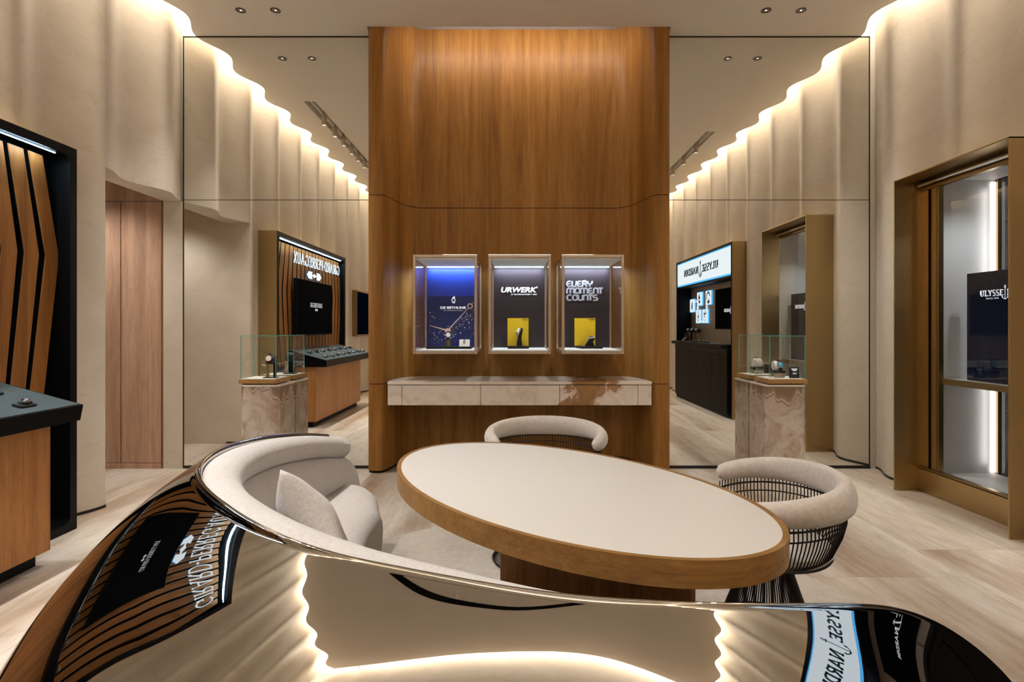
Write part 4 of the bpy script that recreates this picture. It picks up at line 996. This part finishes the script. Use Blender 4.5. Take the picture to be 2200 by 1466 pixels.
plate('card_print', bars, (xR + .0975, 4.7775, .90), (1, 0, 0), (0, .155, .988), (0, -.988, .155), .0008, M['print'], cd)
# ------------------------------------------------------------------ black display wall with walnut fins (left wall)
y0, y1, zt = GP
gw = thing('display_wall', 'black framed display wall with walnut fins and lit lettering on the left', 'display wall', (-2.9, (y0 + y1) / 2, 0))
XF, XB = -2.82, -2.96
fr = .055
# front frame with rounded inner corners
def frame_ring(name, xf, xb, oy0, oy1, oz0, oz1, iy0, iy1, iz0, iz1, r, mat, parent):
    inner = rrect(iy0, iy1, iz0, iz1, r, 6); m = len(inner)
    outer = []
    for a, b in inner:  # project each inner point to the outer rectangle
        cyy, czz = (iy0 + iy1) / 2, (iz0 + iz1) / 2
        oa = oy1 if a > iy1 - r - 1e-6 else (oy0 if a < iy0 + r + 1e-6 else a); ob = oz1 if b > iz1 - r - 1e-6 else (oz0 if b < iz0 + r + 1e-6 else b)
        outer.append((oa, ob))
    v = [(xf, *p) for p in outer] + [(xf, *p) for p in inner] + [(xb, *p) for p in inner] + [(xb, *p) for p in outer]
    f = []
    for k in range(m):
        l = (k + 1) % m
        for a, b in ((0, 1), (1, 2), (2, 3), (3, 0)): f.append([a * m + k, a * m + l, b * m + l, b * m + k])
    return from_py(name, v, f, mat, parent)
frame_ring('frame', XF, XB, y0 + .003, y1 - .003, .0, zt, y0 + fr, y1 - fr, .05, zt - fr, .05, M['black'], gw)
box('side_cheek', XF - .004, -3.10, y1 - .003, y1 + .002, 0, zt, M['brass'], gw, .0005); box('side_cheek', XF - .004, -3.10, y0 - .002, y0 + .003, 0, zt, M['brass'], gw, .0005); box('top_cheek', XF - .004, -3.10, y0, y1, zt, zt + .004, M['brass'], gw, .0005)
box('back_panel', XB - .02, XB, y0 + .01, y1 - .01, .05, zt - .01, M['black'], gw, 0)
nf = 18; yc = (y0 + y1) / 2 - .02
for k in range(nf):
    yy = yc + (k - (nf - 1) / 2) * .131
    bow = .12 * (yy - yc) / 1.1
    hw = .0525
    rows_ = [(.80, 0.), (1.74, bow), (zt - .09, 0.)]
    v = []
    for z, o in rows_:
        v += [(-2.955, yy + o - hw, z), (-2.898, yy + o - hw, z), (-2.894, yy + o - hw + .006, z), (-2.899, yy + o + hw, z), (-2.955, yy + o + hw, z)]
    f = [[0, 1, 2, 3, 4][::-1], [10, 11, 12, 13, 14]]
    for r in range(2):
        for a in range(5): f.append([r * 5 + a, r * 5 + (a + 1) % 5, r * 5 + 5 + (a + 1) % 5, r * 5 + 5 + a])
    fo = from_py('fin', v, f, [M['finwood'], M['black']], gw)
    for p in fo.data.polygons: p.material_index = 1 if abs(p.normal.y) > .8 else 0
box('light_strip', -2.866, -2.858, y0 + .1, y1 - .12, zt - .061, zt - .056, M['led'], gw, .001)
area('display_wall_lamp', (-2.86, (y0 + y1) / 2, zt - .066), (0, math.radians(-25), 0), .005, 2.3, 9, COOL)
polys, w_ = word('GIRARD-PERREGAUX', .125, .05, .045, .13)
s_ = .145; sxx = 1.84 / (w_ * s_)
gp = place(polys, w_, s_, sxx)
gs = thing('lit_sign', 'glowing white letters GIRARD-PERREGAUX with emblem on the walnut fins', 'sign', (-2.84, 2.13, 2.2))
def grow(P, k): return [[(a + (a - sum(q[0] for q in p) / len(p)) * 0, b) for a, b in p] for p in P]
halo = place(word('GIRARD-PERREGAUX', .125, .05, .045, .13)[0], w_, s_, sxx)
plate('letter_halo', [[(a * 1.0 , b) for a, b in p] for p in halo], **wallL(-2.866, 2.035, 2.205), depth=.003, mat=M['signhalo'], parent=gs); plate('lettering', gp, **wallL(-2.8625, 2.035, 2.205), depth=.006, mat=M['signface'], parent=gs)
def gp_mark(s):
    P = []
    for d in (-1, 1): P.append([(d * a * s, b * s) for a, b in ((.5, -.55), (1.25, -.55), (1.7, 0), (1.25, .55), (.5, .55), (.7, 0))][::d])
    P = [p for q in P for p in ([q[0], q[1], q[2], q[5]], [q[5], q[2], q[3], q[4]])]
    P += [[(-.8 * s, -.1 * s), (.8 * s, -.1 * s), (.8 * s, .1 * s), (-.8 * s, .1 * s)], arc(0, 0, .3 * s, .3 * s, 0, 330, 11)]
    return P
plate('emblem_halo', [[(a * 1.04, b * .62) for a, b in p] for p in gp_mark(.165)], **wallL(-2.866, 2.22, 2.02), depth=.003, mat=M['signhalo'], parent=gs); plate('emblem', [[(a, b * .56) for a, b in p] for p in gp_mark(.163)], **wallL(-2.8625, 2.22, 2.02), depth=.006, mat=M['signface'], parent=gs)
tv = thing('television', 'black wall screen with small white logo between the walnut fins', 'television', (-2.84, 2.27, 1.18))
box('housing', -2.868, -2.815, 1.59, 2.95, 1.18, 1.933, M['blackm'], tv, .004); box('screen', -2.8155, -2.813, 1.60, 2.94, 1.20, 1.925, M['screen'], tv, .001)
plate('screen_lettering', place(polys, w_, .062, .47 / (w_ * .062)), **wallL(-2.8128, 2.27, 1.60), depth=.0006, mat=M['screenlogo'], parent=tv); plate('screen_emblem', gp_mark(.03), **wallL(-2.8128, 2.27, 1.535), depth=.0006, mat=M['screenlogo'], parent=tv)
ct = thing('display_counter', 'walnut counter with a sloping teal suede watch top on the left', 'counter', (-2.65, 2.0, 0))
cy0, cy1 = .99, 3.01
box('carcass', -2.86, -2.575, cy0 + .003, cy1 - .003, .075, .78, M['black'], ct, .001)
n_ = 3
for k in range(n_):
    a = cy0 + (cy1 - cy0) * k / n_; b = cy0 + (cy1 - cy0) * (k + 1) / n_
    box('door', -2.575, -2.55, a + .0015, b - .0015, .075, .78, M['walnut'], ct, .0015)
box('end_panel', -2.86, -2.55, cy1, cy1 + .006, .075, .78, M['walnut'], ct, .001); box('end_panel', -2.86, -2.55, cy0 - .006, cy0, .075, .78, M['walnut'], ct, .001)
box('plinth', -2.86, -2.60, cy0 + .03, cy1 - .03, 0, .075, M['black'], ct, .001)
ya, yb2 = .955, 3.055
v = [(-2.40, ya, .866), (-2.40, yb2, .866), (-2.935, yb2, 1.012), (-2.935, ya, 1.012), (-2.407, ya + .01, .782), (-2.407, yb2 - .012, .782), (-2.935, yb2 - .012, .782), (-2.935, ya + .01, .782)]
from_py('top_tray', v, [[0, 1, 2, 3], [4, 5, 1, 0], [5, 6, 2, 1], [7, 4, 0, 3], [6, 7, 3, 2], [7, 6, 5, 4]], M['black'], ct)
nz = Vector((.2633, 0, .9647)); up = [(x + nz.x * .002, y, z + nz.z * .002) for x, y, z in [(-2.412, ya + .012, .8693), (-2.412, yb2 - .012, .8693), (-2.93, yb2 - .012, 1.0106), (-2.93, ya + .012, 1.0106)]]
from_py('suede_top', up + [(x - nz.x * .0015, y, z - nz.z * .0015) for x, y, z in up], [[0, 1, 2, 3], [7, 6, 5, 4], [0, 4, 5, 1], [1, 5, 6, 2], [2, 6, 7, 3], [3, 7, 4, 0]], M['suede'], ct)
ORD = ['first', 'second', 'third', 'fourth', 'fifth', 'sixth', 'seventh', 'eighth']
def flat_watch(case, dial, strap='steel'):
    t = thing('wristwatch', 'watch', 'watch', (0, 0, 0), local=True)
    prism('pad', rrect(-.028, .028, -.05, .05, .012, 3), .0, .012, M['strap'], t, .003)
    watch_parts(t, Matrix.Translation((0, 0, .024)), .021, case, dial, strap)
    return t
proto = {'steel': flat_watch('steel', 'dial', 'steel'), 'gold': flat_watch('gold', 'dial', 'strap'), 'pale': flat_watch('steel', 'dialw', 'strap')}
used = set()
def put(kind, loc, rot, label, group):
    o = proto[kind]
    if kind in used: o = copy_tree(o)
    used.add(kind); o.location = loc; o.rotation_euler = rot; o['label'] = label; o['group'] = group; return o
tilt = math.atan2(.146, .535)
for row, xw in ((0, -2.50), (1, -2.70)):
    for k in range(8):
        yy = 2.80 - .25 * k - (.0 if row == 0 else -.03); zz = .866 + (-2.40 - xw) * .273 + .003
        if row == 1 and k in (1, 3): kd, nm = 'gold', 'rose gold watch'
        elif row == 0 and k in (0, 6) or (row == 1 and k == 0): kd, nm = 'pale' if k == 6 else 'steel', 'steel watch'
        else: kd, nm = 'steel' if (k + row) % 2 else 'pale', 'steel watch'
        put(kd, (xw, yy, zz), (0, tilt, PI / 2 * 0), f'{nm}, {ORD[k]} from the passage in the {"front" if row == 0 else "back"} row on teal suede', 'watches on the teal suede counter')

# ------------------------------------------------------------------ black display wall with lightbox sign (right wall)
y0, y1, zt = UN
uw = thing('display_wall', 'black display wall with a bright lightbox sign on the right', 'display wall', (3.1, (y0 + y1) / 2, 0))
XF, XB = 3.03, 3.30
frame_ring('frame', XF, XB + .02, y0 + .003, y1 - .003, 0, zt, y0 + .035, y1 - .035, .03, zt - .035, .004, M['black'], uw)
box('side_cheek', XF + .004, 3.36, y1 - .003, y1 + .002, 0, zt, M['brass'], uw, .0005); box('side_cheek', XF + .004, 3.36, y0 - .002, y0 + .003, 0, zt, M['brass'], uw, .0005); box('top_cheek', XF + .004, 3.36, y0, y1, zt, zt + .004, M['brass'], uw, .0005)
pm = brushed('bronze_grey_panel', (.30, .245, .19), .4, 'z', .3)
for k in range(4):
    a = y0 + .035 + (y1 - y0 - .07) * k / 4; b = y0 + .035 + (y1 - y0 - .07) * (k + 1) / 4
    box('back_panel', XB, XB + .02, a + .001, b - .001, 1.0, 2.06, pm, uw, .001)
box('canopy', XF + .02, XB, y0 + .035, y1 - .035, 2.0, 2.03, M['blackm'], uw, .002)
lb = thing('lightbox_sign', 'white lightbox sign reading ULYSSE NARDIN with a blue anchor', 'sign', (3.06, 1.08, 2.03))
ly0, ly1, lz0, lz1 = y0 + .036, y1 - .036, 2.032, zt - .038
box('box_rim', XF + .012, XF + .05, ly0, ly1, lz0, lz1, M['lightboxedge'], lb, .001); box('lit_face', XF + .006, XF + .0115, ly0 + .022, ly1 - .022, lz0 + .022, lz1 - .018, M['lightbox'], lb, .001)
p1, p2 = un_logo(.115, .30, .20, .13, .05, 1.38); zc_ = (lz0 + lz1) / 2
twowords('lettering', p1, **wallR(XF + .005, 1.08, zc_), depth=.006, mat=M['signblue'], parent=lb); plate('anchor', p2, **wallR(XF + .005, 1.08, zc_), depth=.006, mat=M['signblue'], parent=lb)
tv = thing('television', 'black wall screen with a small anchor logo under the lightbox sign', 'television', (3.27, 1.7, 1.26))
box('housing', 3.27, 3.299, 1.10, 2.28, 1.26, 1.90, M['blackm'], tv, .003); box('screen', 3.267, 3.2695, 1.105, 2.275, 1.268, 1.895, M['screen'], tv, .0005)
p1, p2 = un_logo(.05, .08); twowords('screen_lettering', p1, **wallR(3.2665, 1.75, 1.55), depth=.0006, mat=M['screenlogo'], parent=tv); plate('screen_anchor', p2, **wallR(3.2665, 1.75, 1.55), depth=.0006, mat=M['screenlogo'], parent=tv)
arts = [('leaf', -.08, 1.685), ('ship', .32, 1.79), ('wave', .765, 1.79), ('anchor', .26, 1.48), ('gears', .605, 1.48)]
W_, H_ = .135, .122
def art(kind):
    if kind == 'leaf': return [arc(0, 0, .022, .075, 70, 430, 16), arc(.02, -.02, .014, .05, 0, 345, 12)], ribbon(arc(0, 0, .05, .095, 0, 350, 18), .004, True)
    if kind == 'ship': return [[(-.03, -.075), (.03, -.075), (.045, -.03), (-.045, -.03)], [(-.006, -.03), (.006, -.03), (.006, .09), (-.006, .09)], [(.008, .085), (.05, .04), (.045, -.01), (.008, -.01)], [(-.008, .06), (-.008, .0), (-.04, .0)]], ribbon(arc(0, 0, .075, .1, 0, 350, 18), .004, True)
    if kind == 'wave': return ribbon(arc(0, 0, .08, .09, -20, 170, 14), .03) + [arc(-.01, -.07, .05, .03, 0, 345, 12), [(-.03, -.045), (.0, -.045), (-.02, .0)]], ribbon(arc(0, 0, .09, .1, 180, 340, 12), .005)
    if kind == 'anchor': return anchor(.085) + [arc(0, .0, .03, .03, 0, 330, 10)], ribbon(arc(0, 0, .075, .1, 0, 350, 18), .005, True)
    P = []
    for k in range(9): P.append(arc(random.uniform(-.05, .05), random.uniform(-.075, .075), random.uniform(.008, .022), random.uniform(.008, .02), 0, 330, 8))
    return P, ribbon(arc(0, 0, .075, .1, 0, 350, 18), .006, True)
desc = {'leaf': 'small lit panel with a blue leaf drawing, at the far end of the group', 'ship': 'small lit panel with a blue sailing ship drawing', 'wave': 'small lit panel with a blue curling wave drawing, nearest the screen', 'anchor': 'small lit panel with a blue anchor drawing, in the lower pair', 'gears': 'small lit panel with blue gear drawings, in the lower pair'}
for kd, yy, zz in arts:
    a = thing('lit_art_panel', desc[kd], 'light panel', (3.28, yy, zz), 'lit drawings on the bronze back panel')
    box('panel_rim', 3.278, 3.299, yy - W_, yy + W_, zz - H_, zz + H_, M['lightboxedge'], a, .001); box('panel_face', 3.274, 3.2785, yy - W_ + .008, yy + W_ - .008, zz - H_ + .008, zz + H_ - .008, M['lightbox'], a, .0005)
    f1, f2 = art(kd); plate('drawing', f1, **wallR(3.2738, yy, zz), depth=.0008, mat=M['artblue'], parent=a); plate('drawing_outline', f2, **wallR(3.2738, yy, zz), depth=.0008, mat=M['artblue'], parent=a)
for k, (ya_, yb_, za_, zb_, lab) in enumerate(((.03, .20, 1.745, 1.765, 'leaf and ship'), (.17, .20, 1.60, 1.67, 'ship and anchor'), (.63, .66, 1.60, 1.67, 'wave and gears'), (.39, .48, 1.38, 1.40, 'anchor and gears'))):
    tag(box('link_tube', 3.279, 3.297, ya_, yb_, za_, zb_, M['lightbox'], None, .001), f'short white light tube linking the {lab} panels', 'light tube', 'light tubes between the drawings')
ct = thing('display_counter', 'black stained oak counter with four doors on the right', 'counter', (3.0, 1.08, 0))
cy0, cy1 = -.19, 2.30
box('carcass', 3.02, 3.29, cy0, cy1, .06, .975, M['black'], ct, .001)
for k in range(4):
    a = cy0 + (cy1 - cy0) * k / 4; b = cy0 + (cy1 - cy0) * (k + 1) / 4
    d_ = box('door', 2.995, 3.018, a + .0015, b - .0015, .06, .90, M['darkoak'], ct, .001)
    hy = b - .09 if k % 2 == 0 else a + .03
    box('finger_pull', 2.990, 2.9965, hy, hy + .06, .875, .897, M['blackm'], d_, .001)
box('frieze', 2.99, 3.018, cy0, cy1, .905, .985, M['blackm'], ct, .001); box('plinth', 3.03, 3.27, cy0 + .02, cy1 - .02, 0, .06, M['blackm'], ct, .001)
prism('counter_top', [(2.93, cy0 - .02), (3.295, cy0 - .02), (3.295, cy1 + .005), (3.02, cy1 + .005)] + ac(3.02, cy1 - .085, .09, 90, 180, 6), .988, 1.04, M['blackm'], ct, .004)
prism('leather_pad', rrect(2.96, 3.27, cy0 + .02, cy1 - .15, .05, 4), 1.04, 1.0425, plain('blue_grey_pad', (.035, .05, .065), .3), ct)
for k in range(5):
    put('pale' if k % 2 else 'steel', (3.02, 1.45 - .17 * k * 1.0, 1.0427), (0, 0, PI), f'steel watch, {ORD[k]} from the screen end in the low row on the black counter', 'low watches on the black counter')
def stalk():
    t = thing('watch_stand', 'w', 'watch stand', (0, 0, 0), local=True)
    lathe('foot', [(0, 0), (.02, 0), (.02, .004), (0, .004)], M['blackm'], t, 14); tube('stem', [(0, 0, .004), (0, 0, .15)], .0035, M['brass'], t, 8)
    lathe('cuff', [(0, -.035), (.034, -.035), (.04, -.02), (.04, .02), (.034, .035), (0, .035)], M['strap'], t, 18, (0, 0, .185), Matrix.Rotation(PI / 2, 4, 'X')); watch_parts(t, look((-1, 0, .5), org=(-.036, 0, .205)), .022, 'steel', 'dial')
    return t
sk = stalk()
for k in range(6):
    o = sk if k == 0 else copy_tree(sk)
    o.location = (3.16 + .02 * (k % 2), .62 - .115 * k, 1.0427); o['label'] = f'black watch on a slim brass stalk, {ORD[k]} from the screen side'; o['group'] = 'stalk stands on the black counter'
bk = thing('leaflet_holder', 'dark tilted leaflet stand with open pages at the far end of the black counter', 'leaflet stand', (3.15, -.08, 1.04))
hprism('easel', [(3.10, 1.043), (3.2, 1.043), (3.21, 1.20), (3.19, 1.20)], 'y', -.17, -.03, plain('dark_red_card', (.03, .018, .018), .4), bk); from_py('open_page', [(3.06, .0, 1.05), (3.14, .0, 1.10), (3.13, .13, 1.13), (3.06, .10, 1.06), (3.06, .0, 1.047), (3.14, .0, 1.097), (3.13, .13, 1.127), (3.06, .10, 1.057)], [[0, 1, 2, 3], [7, 6, 5, 4], [0, 4, 5, 1], [1, 5, 6, 2], [2, 6, 7, 3], [3, 7, 4, 0]], M['dialw'], bk)

# ------------------------------------------------------------------ ceiling lamps
def downlight():
    t = thing('downlight', 'd', 'downlight', (0, 0, 0), local=True)
    lathe('trim_ring', [(.036, .0), (.040, .0), (.041, -.003), (.036, -.004), (.034, -.002), (.034, 0)], M['trim'], t, 24); lathe('reflector', [(.034, -.002), (.026, -.0015), (.008, -.0008)], M['reflector'], t, 24); lathe('lens', [(.008, -.0009), (0, -.0012)], M['lens'], t, 16)
    return t
dl = downlight()
DL = [(-2.304, 4.616, 'outer downlight of the pair over the left pedestal', -2.25), (-2.011, 4.616, 'inner downlight of the pair over the left pedestal', -2.05), (2.112, 4.616, 'inner downlight of the pair over the right pedestal', 2.2), (2.406, 4.616, 'outer downlight of the pair over the right pedestal', 2.4)]
for k, (x, y, lab, tx_) in enumerate(DL):
    o = dl if k == 0 else copy_tree(dl)
    o.location = (x, y, ZC - .0005); o['label'] = 'chrome ' + lab; o['group'] = 'recessed ceiling downlights'
    spot('downlight_lamp', (x, y, ZC - .03), (x, y - .1, 0), 66, NEUT, 70, .8, .02)
def track_spot():
    t = thing('track_spot', 't', 'spotlight', (0, 0, 0), local=True)
    lathe('stem', [(0, .09), (.012, .09), (.012, .0), (0, .0)], M['cream'], t, 10, (0, 0, 0)); lathe('can', [(0, .02), (.03, .02), (.033, .016), (.033, -.12), (.028, -.12), (.026, -.105), (0, -.105)], M['cream'], t, 20); lathe('lens', [(.025, -.107), (0, -.1075)], M['lens'], t, 16)
    return t
ts = track_spot(); first = True
TEN = ORD + ['ninth', 'tenth', 'eleventh', 'twelfth', 'thirteenth']
for side, xs_, ys_ in (('left', -2.425, [3.07, 2.65, 2.28, 1.90, 1.56, 1.20]), ('right', 2.673, [1.96, 1.38, .79])):
    for k, y in enumerate(ys_):
        o = ts if first else copy_tree(ts); first = False
        o.location = (xs_, y, ZC + .02); o['label'] = f'cream cylinder spotlight, {TEN[k]} from the mirror in the {side} ceiling slot'; o['group'] = f'track spots in the {side} ceiling slot'
        s_ = -1 if side == 'left' else 1
        if k % 2 == 0 or y > 1: spot('track_lamp', (xs_, y, ZC - .12), (xs_ + (.12 if s_ < 0 else .2) * s_, y, 0), 44, NEUT, 44, .5, .014)
        aim = {('left', 1): (.2, 2.2), ('left', 3): (.3, 3.6), ('left', 5): (-.2, 1.9), ('right', 0): (.3, 2.2), ('right', 1): (1.6, 3.2), ('right', 2): (.8, 1.9)}.get((side, k))
        if aim: spot('track_lamp', (xs_, y, ZC - .12), (*aim, .7), 28, NEUT, 62, .9, .03)  # second light added at the same can, brightens table and alcove
        else: spot('track_lamp', (xs_, y, ZC - .12), (xs_ * .35, y - 1.2, 0), 120, NEUT, 75, .9, .03)  # second light added at the same can, brightens the floor
